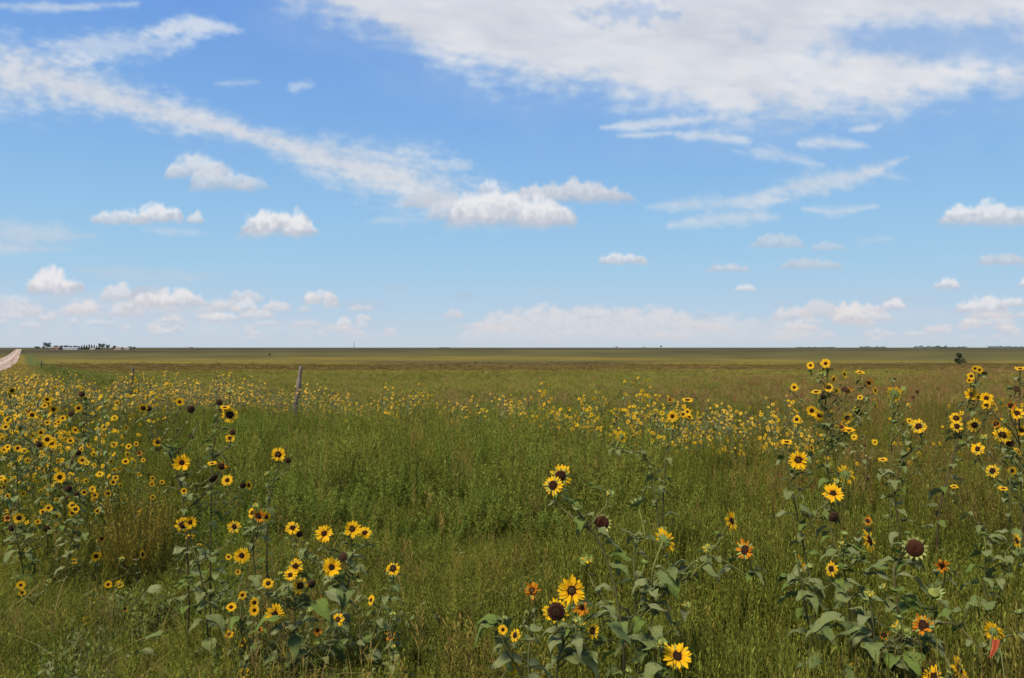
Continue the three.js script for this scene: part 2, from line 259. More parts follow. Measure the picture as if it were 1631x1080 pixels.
// ------------------------------------------------------------------ trees, far farm, things on the horizon
const mLeafFar = new THREE.MeshPhysicalMaterial({ vertexColors: true, roughness: .9, side: THREE.DoubleSide, specularIntensity: .15 }), mBark = MAT({ color: C(.09, .07, .05) });
function treeCrown(seed, kind, n) {   // unit-height crown of many small leaf clumps in several lobes
  const r = rng(seed), mb = new MB(), lobes = [];
  if (kind === 'conifer') for (let k = 0; k < 14; k++) lobes.push([0.03 * (r() - .5), 0.14 + 0.82 * (k / 14), 0.03 * (r() - .5), 0.27 * (1 - k / 14.5) + 0.03, 0.06]);
  else for (let k = 0; k < 11; k++) { const a = r() * 6.28, q = 0.36 * Math.sqrt(r()), y = kind === 'shrub' ? 0.14 + 0.68 * r() : 0.38 + 0.46 * r(); lobes.push([Math.cos(a) * q * 1.1, y, Math.sin(a) * q, 0.13 + 0.1 * r(), 0.12 + 0.1 * r()]); }
  for (let i = 0; i < n; i++) {
    const L = lobes[Math.floor(r() * lobes.length)], a = r() * 6.28, b = Math.acos(2 * r() - 1), q = Math.pow(r(), 0.4);
    const x = L[0] + Math.sin(b) * Math.cos(a) * L[3] * q, y = L[1] + Math.cos(b) * L[4] * q, z = L[2] + Math.sin(b) * Math.sin(a) * L[3] * q;
    const s = (0.02 + 0.03 * r()) * (kind === 'shrub' ? 1 : 1.2), u = V(r() - .5, r() - .5, r() - .5).normalize().multiplyScalar(s), w = V(r() - .5, r() - .5, r() - .5).normalize().multiplyScalar(s * .7), g = 0.7 + 0.6 * r();
    const c = kind === 'conifer' ? [.026 * g, .042 * g, .024 * g] : kind === 'shrub' ? [.024 * g, .042 * g, .028 * g] : [.032 * g, .052 * g, .022 * g];
    mb.q(mb.v(x - u.x, y - u.y, z - u.z, c), mb.v(x + w.x, y + w.y, z + w.z, c), mb.v(x + u.x, y + u.y, z + u.z, c), mb.v(x - w.x, y - w.y, z - w.z, c));
  }
  return mb.geo();
}
function trunkGeo(seed, kind) {
  const r = rng(seed), mb = new MB(), c = [.09, .07, .05];
  if (kind !== 'shrub') mb.tube([V(0, -.02, 0), V(.01, .25, 0), V(0, kind === 'conifer' ? .9 : .55, .01)], [.035, .026, .008], [c, c, c], 7);
  for (let k = 0; k < (kind === 'conifer' ? 0 : 7); k++) { const a = r() * 6.28, y = kind === 'shrub' ? 0 : .25 + .15 * r(); mb.tube([V(0, y, 0), V(Math.cos(a) * .12, y + .2, Math.sin(a) * .12), V(Math.cos(a) * .3, y + .42, Math.sin(a) * .26)], [.016, .011, .004], [c, c, c], 5); }
  return mb.geo();
}
const protoTree = {};
function tree(kind, px, base, d, hgt, wide, label, group) {
  const src = protoTree[kind]; let o; const p = at(px, base, d); p.y = height(p.x, p.z);
  if (!src) { o = thing(kind === 'shrub' ? 'shrub' : kind + '_tree', label, kind === 'shrub' ? 'shrub' : 'tree', [0, 0, 0], 0, group); const seed = kind.length * 7; part('trunk', trunkGeo(seed, kind), mBark, o); part('crown', treeCrown(seed + 1, kind, kind === 'shrub' ? 1500 : 700), mLeafFar, o); protoTree[kind] = o; }
  else o = copy(src, label, group);
  o.position.copy(p); const big = d > 1000 ? 1.4 : 1; o.scale.set(wide * big * .9, hgt * big, wide * big * .9); o.rotation.y = (px * 1.7) % 6;
  if (group) o.userData.group = group; else delete o.userData.group;
  return o;
}
tree('shrub', 1530, 579.5, 262, 4.0, 4.6, 'lone dark green shrub standing in the pasture at right below the horizon');
tree('shrub', 429, 566.8, 640, 2.0, 2.6, 'tiny dark round shrub alone in the far field left of centre');
const K = 1300; let nth = 0, wth = 0;
tree('broadleaf', 76, 557.6, K, 10.2, 11, 'tallest dark tree at the left end of the far farm, left of the brick house');
tree('broadleaf', 60, 557.4, K - 40, 4.6, 7, 'low round dark tree standing alone just left of the far farm');
tree('broadleaf', 89, 557.2, K + 60, 6, 8, 'dark tree behind the red brick farmhouse');
for (const [px, h, w] of [[70, 5, 6], [98, 6, 7], [104, 6.4, 7], [111, 5.4, 7], [118, 5.6, 6], [124, 5.2, 7]]) tree('broadleaf', px, 557.4, K + 90, h, w, `${['first', 'second', 'third', 'fourth', 'fifth', 'sixth'][nth++]} dark tree from the left in the row behind the long white farm shed`, 'trees behind the farm shed');
for (const [px, h, w] of [[130, 5.6, 6], [134, 6.6, 6.5], [138, 6, 7], [142, 7, 7], [146, 6.6, 7], [150, 6.6, 6], [154, 5, 6], [158, 6, 7]]) tree('conifer', px, 557.5, K + 30, h, w, `${['first', 'second', 'third', 'fourth', 'fifth', 'sixth', 'seventh', 'eighth'][wth++]} dark windbreak tree counted rightward from the white farm shed`, 'windbreak trees at the far farm');
tree('broadleaf', 162.5, 557.6, K, 8.8, 10, 'tall dark tree at the right end of the farm windbreak row');
tree('broadleaf', 171.5, 557.6, K, 7, 6, 'dark upright tree just right of the tall windbreak tree');
tree('broadleaf', 181.5, 557.4, K, 5.8, 5.5, 'dark tree touching the left wall of the pale farmhouse');
tree('broadleaf', 213, 557.2, K, 4.2, 6, 'low dark tree at the right end of the far farm');
tree('broadleaf', 206, 556.8, K + 120, 4.6, 9, 'grey green tree behind the right end of the farm buildings');
tree('broadleaf', 1053, 554.5, 3000, 8, 9, 'small dark tree alone on the horizon right of centre');
tree('broadleaf', 982, 554.6, 3000, 4.6, 9, 'small dark tree on the horizon, left of two near the centre');
tree('broadleaf', 1026, 554.6, 3000, 3.6, 8, 'tiny dark bump of a tree on the horizon between two others');
{ // woods on the far horizon
  const g = treeCrown(77, 'broadleaf', 160), list = [], r = rng(99);
  for (const [a, b, h] of [[1270, 1330, 3.2], [1370, 1412, 5], [1456, 1508, 6.5], [1490, 1540, 4.5], [1574, 1720, 5.5], [700, 716, 2.4]]) for (let px = a; px < b; px += 1.4) { const p = ground(px, 4200 + 300 * r()), m = new THREE.Matrix4().compose(V(p.x, p.y - 3, p.z), new THREE.Quaternion(), V(22, 4 + h * (1.1 + 0.9 * n2(px / 7, 4) + .5 * r()), 22)); list.push(m); }
  const im = new THREE.InstancedMesh(g, mLeafFar, list.length); im.name = 'distant_wood'; list.forEach((m, i) => im.setMatrixAt(i, m)); scene.add(tag(im, 'low dark line of far woods on the right hand horizon', 'woods', null, 'stuff'));
}
const box = (w, h, d, x, y, z) => { const g = new THREE.BoxGeometry(w, h, d); g.translate(x, y + h / 2, z); return g; };
const gable = (w, h, d, y) => { const s = new THREE.Shape([new THREE.Vector2(-d / 2, 0), new THREE.Vector2(d / 2, 0), new THREE.Vector2(0, h)]); const g = new THREE.ExtrudeGeometry(s, { depth: w, bevelEnabled: false }); g.rotateY(Math.PI / 2); g.translate(-w / 2, y, 0); return g; };
function building(name, label, px, d, w, h, dep, roofH, mWall, mRoof, nWin, doorW) {
  const p = at(px, 557.8, d), t = thing(name, label, 'building', [p.x, height(p.x, p.z), p.z], 0);
  part('wall', box(w, h, dep, 0, -.3, 0), mWall, t); part('roof', gable(w + .8, roofH, dep + .9, h - .28), mRoof, t);
  for (let k = 0; k < nWin; k++) part('window', box(1.2, 1.2, .1, -w / 2 + (w * (k + .6)) / (nWin + .2), 1.1, dep / 2 + .03), mPane, t);
  if (doorW) part('door', box(doorW, Math.min(h - .5, 3.4), .1, w * .28, -.3, dep / 2 + .04), mDoor, t);
}
const mPane = MAT({ color: C(.05, .06, .08), roughness: .2 }), mDoor = MAT({ color: C(.3, .3, .32) }), wall = (r, g, b) => MAT({ color: C(r, g, b) });
building('brick_house', 'low red brick farmhouse with brown roof between the far trees', 90, K, 13, 3, 9, 2.2, wall(.17, .085, .065), wall(.13, .09, .075), 3, 1.2);
building('farm_shed', 'long white metal farm shed with pale blue roof at the far farm', 113, K + 10, 27, 2.8, 12, 1.4, wall(.36, .37, .40), wall(.26, .29, .36), 2, 4);
building('small_shed', 'small pale shed in front of the dark windbreak trees', 148, K - 20, 8, 2.2, 5, 1.1, wall(.34, .33, .31), wall(.3, .3, .29), 1, 1.4);
building('pale_house', 'pale farmhouse at the right of the far farm with brown roof', 189, K + 20, 12, 2.8, 8, 2.3, wall(.34, .3, .26), wall(.2, .165, .15), 3, 1.1);
building('low_barn', 'low tan barn at the right end of the far farm', 201, K + 40, 14, 2.4, 8, 1.6, wall(.24, .21, .18), wall(.2, .18, .165), 1, 2.5);
{ const w = wall(.2, .165, .16); for (const [px, wd, h, l] of [[288, 10, 1.6, 'tiny red roofed building at the left of the far horizon group'], [296, 18, 2.6, 'widest tiny pinkish building in the middle of the far horizon group'], [304, 9, 4, 'tiny tall pinkish building at the right of the far horizon group']]) { const p = ground(px, 2300), t = thing('far_building', l, 'building', [p.x, p.y, p.z]); part('wall', box(wd, h * .7, 9, 0, -1, 0), w, t); part('roof', gable(wd + 1, h * .4, 10, h * .7 - 1), wall(.16, .13, .13), t); part('window', box(2, 1.4, .2, 0, h * .2, 4.6), mPane, t); } }
{ // lattice mast on the horizon
  const p = ground(564, 4000), t = thing('radio_mast', 'thin grey radio mast rising from the horizon left of centre', 'mast', [p.x, p.y, p.z]), mb = new MB(), c = [.2, .2, .22], T = 31;
  for (let k = 0; k < 3; k++) { const a = k * 2.094; mb.tube([V(Math.cos(a) * 2, -1, Math.sin(a) * 2), V(Math.cos(a) * 1.1, T * .7, Math.sin(a) * 1.1), V(Math.cos(a) * .6, T, Math.sin(a) * .6)], [.5, .4, .3], [c, c, c], 4); }
  part('lattice_leg', mb.geo(), mLeafFar, t);
  const br = new MB(); for (let k = 0; k < 12; k++) for (let s = 0; s < 3; s++) { const f = k / 12, g = (k + 1) / 12, q = (f) => 2 - 1.4 * f, a = s * 2.094, b = (s + 1) * 2.094; br.tube([V(Math.cos(a) * q(f), f * T, Math.sin(a) * q(f)), V(Math.cos(b) * q(g), g * T, Math.sin(b) * q(g))], [.22, .22], [c, c], 4); }
  part('lattice_brace', br.geo(), mLeafFar, t);
  const an = new MB(); an.tube([V(0, T - 1, 0), V(0, T + 6, 0)], [.35, .12], [c, c], 5); part('antenna', an.geo(), mLeafFar, t);
}

// ------------------------------------------------------------------ sunflowers: materials, petals, heads, leaves
const PHY = (o) => new THREE.MeshPhysicalMaterial({ roughness: 0.85, side: THREE.DoubleSide, vertexColors: true, ...o });
const mPetal = PHY({ transmission: 0.3, thickness: 0, roughness: 0.85, specularIntensity: 0.06 }), mDisc = PHY({ roughness: 1, specularIntensity: 0.08 }), mGreen = PHY({ roughness: 0.85, specularIntensity: 0.25 }), mStem = PHY({ roughness: 0.85, specularIntensity: 0.25 });
const veinTex = (() => {   // pale midrib and side veins
  const N = 128, d = new Uint8Array(N * N * 4);
  for (let y = 0; y < N; y++) for (let x = 0; x < N; x++) {
    const u = x / N, v = Math.abs(y / N - 0.5) * 2, rib = Math.exp(-((v / 0.05) ** 2)), ph = (u - v * 0.42) * 7, side = Math.exp(-(((ph - Math.round(ph)) / 0.09) ** 2)) * (1 - v) * ss(0, .1, v);
    const k = 0.84 + 0.13 * fbm(x / 14, y / 14, 3), g = clamp(k + 0.28 * rib + 0.13 * side) * 255, o = (y * N + x) * 4; const yel = ss(.15, .5, fbm(x / 30 + 9, y / 26, 4, n2b)) * .4, hole = fbm(x / 9 + 40, y / 9, 3) > .5 ? .55 : 1; d[o] = Math.min(255, g * (1 + .3 * yel) * hole); d[o + 1] = g * .985 * hole; d[o + 2] = g * .97 * (1 - yel) * hole; d[o + 3] = 255;
  }
  const t = new THREE.DataTexture(d, N, N); t.magFilter = THREE.LinearFilter; t.needsUpdate = true; return t;
})();
const mLeaf = [[.178, .228, .094], [.148, .204, .074], [.205, .248, .120], [.130, .200, .048], [.165, .208, .084]].map((c) => new THREE.MeshPhysicalMaterial({ color: C(...c), map: veinTex, bumpMap: veinTex, bumpScale: 0.004, roughness: 0.85, side: THREE.DoubleSide, transmission: 0.28, thickness: 0, specularIntensity: 0.1 }));

function petalInto(mb, ang, r0, len, wid, lift, curl, twist, shade) {   // a pointed ray petal in the plane of the head, +z to the front
  const ca = Math.cos(ang), sa = Math.sin(ang), rows = [], N = 5;
  for (let k = 0; k <= N; k++) {
    const f = k / N, w = wid * Math.pow(Math.sin(Math.PI * (0.14 + 0.86 * f)), 0.75) * (f > 0.99 ? 0 : 1), r = r0 + len * f, z = lift * f + curl * f * f, row = [];
    const c = [lerp(.66, .73, f) * shade, lerp(.32, .43, ss(0, .5, f)) * shade, .010];
    for (const s of [-1, 0, 1]) { const t = s * w, zz = z + (s === 0 ? -0.16 * w : 0.1 * w) + s * w * twist * f; row.push(mb.v(ca * r - sa * t, sa * r + ca * t, zz, c)); }
    rows.push(row);
  }
  for (let k = 1; k < rows.length; k++) for (let s = 0; s < 2; s++) mb.q(rows[k - 1][s], rows[k][s], rows[k][s + 1], rows[k - 1][s + 1]);
}
// unit petals (radius 1 at the tip) shared by every near head
const petalGeos = [];
{ const r = rng(31); for (let k = 0; k < 10; k++) { const mb = new MB(); petalInto(mb, 0, .3, .62 + .1 * r(), .105 + .03 * r(), .1 * (r() - .3), .22 * (r() - .6), .5 * (r() - .5), .92 + .12 * r()); petalGeos.push(mb.geo()); } }
const droopGeos = [];
{ const r = rng(32); for (let k = 0; k < 6; k++) { const mb = new MB(); petalInto(mb, 0, .3, .4 + .2 * r(), .08 + .03 * r(), .3 * r(), (r() < .5 ? .8 : -.8) * r(), 1.4 * (r() - .5), .75 + .15 * r()); for (let i = 0; i < mb.c.length; i += 3) { mb.c[i] *= .8; mb.c[i + 1] *= .52; } droopGeos.push(mb.geo()); } }
function ringGeo(seed, n, geos, keep = 1, tilt = 0) {   // a whole ring of petals in one mesh, for heads too small to pick petals from
  const r = rng(seed), list = [];
  for (let k = 0; k < n; k++) { if (r() > keep) continue; const g = geos[Math.floor(r() * geos.length)].clone(), s = .88 + .2 * r(); g.rotateY(tilt * (r() - .4)); g.scale(s, s, s); g.rotateZ((k + .5 * r()) / n * 2 * Math.PI); list.push(g); }
  return mergeGeometries(list);
}
function discGeo(seed, rad, bulge, rim, mid, core) {   // seed disc with rings of raised florets
  const r = rng(seed), mb = new MB(), rings = 9, S = 22, rows = [];
  for (let k = 0; k <= rings; k++) {
    const f = 1 - k / rings, row = [];
    for (let s = 0; s < S; s++) { const a = ((s + (k % 2) * .5) / S) * 2 * Math.PI, j = 1 + .05 * (r() - .5), bump = ((s + k) % 2 ? .03 : -.02) * (.5 + r()), q = .8 + .45 * r(); const c = (f > .72 ? rim : f > .35 ? mid : core).map((v) => v * q); row.push(mb.v(Math.cos(a) * rad * f * j, Math.sin(a) * rad * f * j, bulge * (1 - f * f) * 1 + bump * rad * 2.2 * (f > .95 ? 0 : 1), c)); }
    rows.push(row);
  }
  for (let k = 1; k < rows.length; k++) for (let s = 0; s < S; s++) { const t = (s + 1) % S; mb.q(rows[k - 1][s], rows[k - 1][t], rows[k][t], rows[k][s]); }
  const back = mb.v(0, 0, -.14 * rad, mid); for (let s = 0; s < S; s++) mb.t(rows[0][s], back, rows[0][(s + 1) % S]);
  return mb.geo();
}
function calyxGeo(seed, rad, n, len, spread, c0, c1) {   // green cup behind the head with pointed bracts in rows
  const r = rng(seed), mb = new MB(), S = 12, prof = [[.12, -.42], [.5, -.38], [.95, -.2], [1.02, -.03]], rows = prof.map(([p, z], k) => Array.from({ length: S }, (_, s) => { const a = (s / S) * 2 * Math.PI; return mb.v(Math.cos(a) * p * rad, Math.sin(a) * p * rad, z * rad, c0); }));
  for (let k = 1; k < rows.length; k++) for (let s = 0; s < S; s++) mb.q(rows[k - 1][s], rows[k - 1][(s + 1) % S], rows[k][(s + 1) % S], rows[k][s]);
  for (let k = 0; k < n; k++) {
    const a = (k + .6 * r()) / n * 6.283, inner = k % 2, q0 = rad * (inner ? .98 : .7), z0 = rad * (inner ? -.05 : -.3), L = len * rad * (.75 + .5 * r()), w = .2 * rad, out = spread * (.6 + .7 * r()), ca = Math.cos(a), sa = Math.sin(a), g = .8 + .4 * r(), c = c1.map((v) => v * g);
    const P = (q, t, z) => mb.v(ca * q - sa * t, sa * q + ca * t, z, c), qe = q0 + L * Math.cos(out), ze = z0 + L * Math.sin(out) * (inner ? 1 : .5) - (inner ? 0 : .1 * L), qm = lerp(q0, qe, .5), zm = lerp(z0, ze, .5) - .06 * L;
    const a0 = P(q0, -w, z0), a1 = P(q0, w, z0), b0 = P(qm, -w * .7, zm), b1 = P(qm, w * .7, zm), e = P(qe, 0, ze); mb.q(a0, b0, b1, a1); mb.t(b0, e, b1);
  }
  return mb.geo();
}
const BROWN = [[.034, .014, .009], [.018, .008, .006], [.028, .017, .008]], DARK = [[.052, .030, .018], [.030, .017, .011], [.042, .025, .015]], RUST = [[.045, .018, .010], [.036, .014, .009], [.030, .012, .008]], GRN = [.12, .17, .05], GRN2 = [.16, .22, .07];
const G = {
  disc: [discGeo(1, .37, .1, ...BROWN), discGeo(2, .34, .07, ...BROWN), discGeo(3, .40, .13, BROWN[0], BROWN[1], [.055, .04, .015])], bigDisc: [discGeo(4, .56, .2, ...BROWN)], bald: [discGeo(5, .86, .36, ...RUST)], dead: [discGeo(6, .84, .32, ...DARK), discGeo(7, .9, .26, ...DARK)], budTop: [discGeo(8, .5, .3, [.2, .23, .05], [.17, .2, .05], [.13, .17, .05])],
  ring: [0, 1, 2, 3, 4].map((k) => ringGeo(50 + k, 19 + k, petalGeos)), sparse: [0, 1].map((k) => ringGeo(60 + k, 18, petalGeos, .6, .3)), wilt: [0, 1, 2].map((k) => ringGeo(70 + k, 16, droopGeos, .85, .6)), tuft: [0, 1].map((k) => ringGeo(80 + k, 14, petalGeos, .55, -2.2)),
  calyx: [calyxGeo(1, .42, 22, 1.0, .2, GRN, GRN2), calyxGeo(2, .42, 20, .9, .35, GRN, GRN2)], spiky: [calyxGeo(3, .72, 28, .62, .35, [.11, .13, .05], [.2, .22, .07])], deadCalyx: [calyxGeo(4, .72, 18, .5, .5, [.05, .045, .03], [.07, .06, .035])], bud: [calyxGeo(5, .62, 34, .9, 1.0, [.13, .18, .05], [.19, .26, .075]), calyxGeo(6, .6, 30, .8, 1.15, [.12, .17, .055], [.17, .23, .08])],
};
const pick = (a, r) => a[Math.floor(r() * a.length)];
function head(parent, type, pos, nrm, R, r, fine) {
  const g = new THREE.Group(); g.name = 'flower_head'; parent.add(g); g.position.copy(pos); g.scale.setScalar(R);
  g.quaternion.setFromUnitVectors(V(0, 0, 1), nrm).multiply(new THREE.Quaternion().setFromAxisAngle(V(0, 0, 1), r() * 6.28));
  const hang = .34 * (r() - .5), discK = .95 + .28 * r(); const petals = (n, geos, keep = 1, droop = .35) => { for (let k = 0; k < n; k++) { if (r() > keep) continue; const m = part('petal', pick(geos, r), mPetal, g), s = .88 + .2 * r(); m.scale.set(s, s * (.85 + .4 * r()), s); m.rotation.set(0, droop * (r() - .55) + hang, (k + .55 * r()) / n * 2 * Math.PI, 'ZYX'); m.position.z = k % 2 ? .015 : -.02; } };
  if (type === 'd') { part('seed_disc', pick(G.dead, r), mDisc, g); part('calyx', G.deadCalyx[0], mGreen, g); return g; }
  if (type === 'D') { part('seed_disc', G.bald[0], mDisc, g); part('calyx', G.spiky[0], mGreen, g).scale.setScalar(1.18); return g; }
  if (type === 'g') { part('calyx', pick(G.bud, r), mGreen, g); part('bud_top', G.budTop[0], mGreen, g); return g; }
  if (type === 'y') { part('calyx', pick(G.bud, r), mGreen, g); part('bud_top', G.budTop[0], mGreen, g); part('petals', pick(G.tuft, r), mPetal, g); return g; }
  part('calyx', pick(G.calyx, r), mGreen, g);
  part('seed_disc', type === 'F' ? G.bigDisc[0] : pick(G.disc, r), mDisc, g).scale.setScalar(discK);
  if (type === 'o') { if (fine) petals(21, droopGeos, .88, .9); else part('petals', pick(G.wilt, r), mPetal, g); return g; }
  if (fine) petals(17 + Math.floor(7 * r()), petalGeos, type === 'F' ? .85 : .94 + .06 * r()); else part('petals', pick(G.ring, r), mPetal, g);
  return g;
}
function leafGeo(seed) {   // heart-shaped toothed blade on a petiole, folded at the midrib, tip bent down; blade length 1 along +x
  const r = rng(seed), mb = new MB(), N = 9, pet = .3 + .12 * r(), wid = .31 + .1 * r(), fold = .12 + .25 * r(), bend = .2 + .75 * r(), side = .5 * (r() - .5), rows = [], c = [1, 1, 1];
  const px = (t) => t * pet, py = (t) => .12 * Math.sin(t * 1.6);
  for (let k = 0; k <= N; k++) {
    const f = k / N, w = wid * Math.pow(Math.min(1, f / .22), .55) * Math.pow(1 - f, .72) * 1.3 * (1 + .07 * (k % 2 ? 1 : -1)), x = pet + f * (1 - .12 * bend * f), y = py(1) + .06 * Math.sin(f * 2) - bend * f * f * .8, z = side * f * f, row = [];
    for (const s of [-1, -.5, 0, .5, 1]) row.push(mb.v(x - Math.abs(s) * (f < .15 ? .1 * (1 - f / .15) : 0) - .05 * Math.abs(s), y + Math.abs(s) * w * fold + .045 * Math.sin(f * 8 + s * 3 + seed) * (1 + Math.abs(s)), z + s * w, c, f, .5 + s * .5));
    rows.push(row);
  }
  for (let k = 1; k < rows.length; k++) for (let s = 0; s < 4; s++) mb.q(rows[k - 1][s], rows[k][s], rows[k][s + 1], rows[k - 1][s + 1]);
  const pts = [0, .5, 1].map((t) => V(px(t), py(t), 0)); mb.tube(pts, [.022, .017, .014], pts.map(() => c), 4);
  return mb.geo();
}
const leafGeos = [0, 1, 2, 3, 4, 5, 6].map((k) => leafGeo(400 + k));
function leaf(parent, p, az, len, pitch, r) { const o = part('leaf', pick(leafGeos, r), pick(mLeaf, r), parent); o.position.copy(p); o.rotation.set(.5 * (r() - .5), az, pitch, 'YZX'); o.scale.setScalar(len); return o; }

// a whole plant: base, heads [{c: point, n: normal, R, type}], all in the plant's own metres
function stems(base, heads, opts, r) {
  const main = opts.main ?? heads.reduce((a, b) => (b.c.y > a.c.y ? b : a)), mb = new MB(), lines = [];
  const dark = opts.dark ?? .5, col = (f) => [lerp(lerp(.10, .065, dark), lerp(.16, .11, dark), f * f), lerp(lerp(.115, .05, dark), lerp(.20, .125, dark), f * f), lerp(lerp(.04, .024, dark), .04, f)];
  const path = (pts, r0, r1, f0, f1) => { const cv = new THREE.CatmullRomCurve3(pts), n = Math.max(6, pts.length * 4), q = cv.getPoints(n); mb.tube(q, q.map((_, i) => lerp(r0, r1, i / n)), q.map((_, i) => col(lerp(f0, f1, i / n))), 6); lines.push({ cv, r0, len: cv.getLength(), top: f1 }); return cv; };
  const under = (h) => h.c.clone().addScaledVector(h.n, -.16 * h.R), neck = (h, k = 1) => h.c.clone().addScaledVector(h.n, -1.5 * h.R * k).add(V(0, -1.6 * h.R * k, 0));
  const H = main.c.y - base.y, via = opts.via ?? [V(lerp(base.x, main.c.x, .3) + .05 * H * (r() - .5), base.y + H * .35, lerp(base.z, main.c.z, .3)), V(lerp(base.x, main.c.x, .68) + .07 * H * (r() - .5), base.y + H * .7, lerp(base.z, main.c.z, .68))];
  const R1 = opts.thick ?? .0048, trunk = path([base.clone().add(V(0, -.05, 0)), ...via, neck(main), under(main)], R1, .0028, 0, .9);
  const samples = trunk.getPoints(40);
  for (const h of heads) {
    if (h === main) continue;
    const want = []; for (let k = 3; k < 37; k++) { const s = samples[k], dy = h.c.y - s.y, dh = Math.hypot(h.c.x - s.x, h.c.z - s.z); want.push([Math.abs(dy - (.06 + .75 * dh)) + (dy < .02 ? .3 : 0) + .25 * Math.hypot(dy, dh), k]); }
    want.sort((a, b) => a[0] - b[0]); const k = want[0][1], s = samples[k], d = V().subVectors(h.c, s);
    const mid = s.clone().add(V(d.x * .55 + .02 * (r() - .5), d.y * .38, d.z * .55));
    path([s.clone(), mid, neck(h, .8), under(h)], lerp(R1 * .6, .003, k / 40), .0022, .4, 1);
  }
  return { mb, lines };
}
function plantLeaves(lines, r, opts, put) {
  let az = r() * 6.28;
  for (const L of lines) {
    const n = Math.max(1, Math.round(L.len * ((opts.leaves ?? 15) * 1.6)));
    for (let k = 0; k < n; k++) {
      const f = L === lines[0] ? .14 + .8 * ((k + .7 * r()) / n) : .12 + .72 * ((k + .6 * r()) / n), p = L.cv.getPoint(Math.min(.97, f)); az += 2.4 + .6 * (r() - .5);
      const big = L === lines[0] ? lerp(1, .38, f) : lerp(.55, .3, f); put(p, az, (opts.leaf ?? .10) * big * (.42 + .6 * r()), .7 * (r() - .55));
    }
  }
}
const camDir = (p) => V(-p.x, EYE - p.y, -p.z).normalize();
function facing(type, p, r) {
  const c = camDir(p), X = V(1, 0, 0), j = () => V(r() - .5, r() - .5, r() - .5);
  const n = { f: () => c.add(V(0, .14, 0)).addScaledVector(j(), .62), F: () => c.addScaledVector(j(), .3), D: () => c.addScaledVector(j(), .15), l: () => c.multiplyScalar(.7).add(V(0, .12, 0)).addScaledVector(X, -.8), r: () => c.multiplyScalar(.7).add(V(0, .12, 0)).addScaledVector(X, .8), e: () => c.multiplyScalar(.12).addScaledVector(X, r() < .5 ? -1 : 1).add(V(0, .2, 0)), b: () => c.multiplyScalar(-.62).add(V(.5, .35, 0)), u: () => c.multiplyScalar(.35).add(V(.3 * (r() - .5), .9, 0)), d: () => c.addScaledVector(j(), .9), g: () => V(0, .9, 0).addScaledVector(j(), 1.2), y: () => c.multiplyScalar(.5).add(V(0, .6, 0)).addScaledVector(j(), .8), o: () => c.add(V(0, .15, 0)).addScaledVector(j(), .9) }[type]();
  return n.normalize();
}
let plantSeed = 1000;
// near plants: seen heads given as direction, width and kind; the stem stands on the ground under px, d metres ahead
function sunflower(label, px, d, list, opts = {}) {
  const r = rng(plantSeed += 17), b = ground(px, d + (opts.back ?? .12)), t = thing('sunflower_plant', label, 'sunflower', [b.x, b.y, b.z], 0, 'wild sunflowers in the foreground');
  const heads = list.map(([x, y, w, type]) => { const dd = d + .16 * (r() - .5) * Math.min(1, list.length / 4), p = at(x, y, dd), n = facing(type, p, r), full = { D: 1.25, d: .95, g: .8, y: .8, o: .76 }[type] ?? .94; return { c: p.sub(b), n, R: ((w / F) * dd * .5) / full * 1.06, type, w }; });
  const via = opts.via?.map(([x, y, k = 0]) => at(x, y, d + k).sub(b));
  const { mb, lines } = stems(V(0, 0, 0), heads, { ...opts, via, main: heads[opts.lead ?? -1] }, r);
  part('stem', mb.geo(), mStem, t);
  for (const h of heads) head(t, h.type, h.c, h.n, h.R, r, h.w >= 19);
  plantLeaves(lines, r, opts, (p, az, len, pitch) => {   // leaves grow clear of the open heads
    for (let turn = 0; turn < 3; turn++, az += 2.1) {
      const mid = p.clone().add(V(Math.cos(az) * len * .75, 0, -Math.sin(az) * len * .75));
      const clash = heads.some((h) => { if (h.w < 11) return false; const d = V().subVectors(mid, h.c), c = camDir(h.c.clone().add(b)), k = d.dot(c); return k > -.04 && d.addScaledVector(c, -k).length() < h.R * 1.15 + len * .42; });
      if (!clash) { leaf(t, p, az, len, pitch, r); return; }
    }
  });
  for (const [x, y, w, az = r() * 6] of opts.big ?? []) { const p = at(x, y, d - .05 + .1 * r()).sub(b); leaf(t, p, az, (w / F) * d / 1.1, .1 - .3 * r(), r); }
  return t;
}

// smaller plants of the belts: one prototype each with its parts, copied
function bloomGeo(seed, R) {   // a small head: ray petals round a dark disc, one piece
  const r = rng(seed), mb = new MB(), n = 11, c = mb.v(0, 0, .16 * R, [.028, .014, .009]), ring = [], k = .29 * R;
  for (let s = 0; s < n; s++) { const a = (s / n) * 6.283; ring.push(mb.v(Math.cos(a) * k, Math.sin(a) * k, .06 * R, [.05, .025, .01])); }
  for (let s = 0; s < n; s++) mb.t(c, ring[s], ring[(s + 1) % n]);
  for (let s = 0; s < n; s++) { const a = (s / n) * 6.283, b = a + 6.283 / n, m = (a + b) / 2, g = .88 + .16 * r(), y = [.70 * g, .435 * g, .011], q = R * (.85 + .2 * r()), z = R * .25 * (r() - .6), P = (an, rad, zz) => mb.v(Math.cos(an) * rad, Math.sin(an) * rad, zz, y); const p0 = P(a, k * .98, .05 * R), p1 = P(b, k * .98, .05 * R), e0 = P(m - .17, q * .72, z * .6), e1 = P(m + .17, q * .72, z * .6), e = P(m, q, z); mb.q(p0, e0, e1, p1); mb.t(e0, e, e1); }
  return mb.geo();
}
const bloomGeos = [0, 1, 2, 3].map((k) => bloomGeo(500 + k, 1)), seedGeo = discGeo(9, .8, .45, ...DARK);
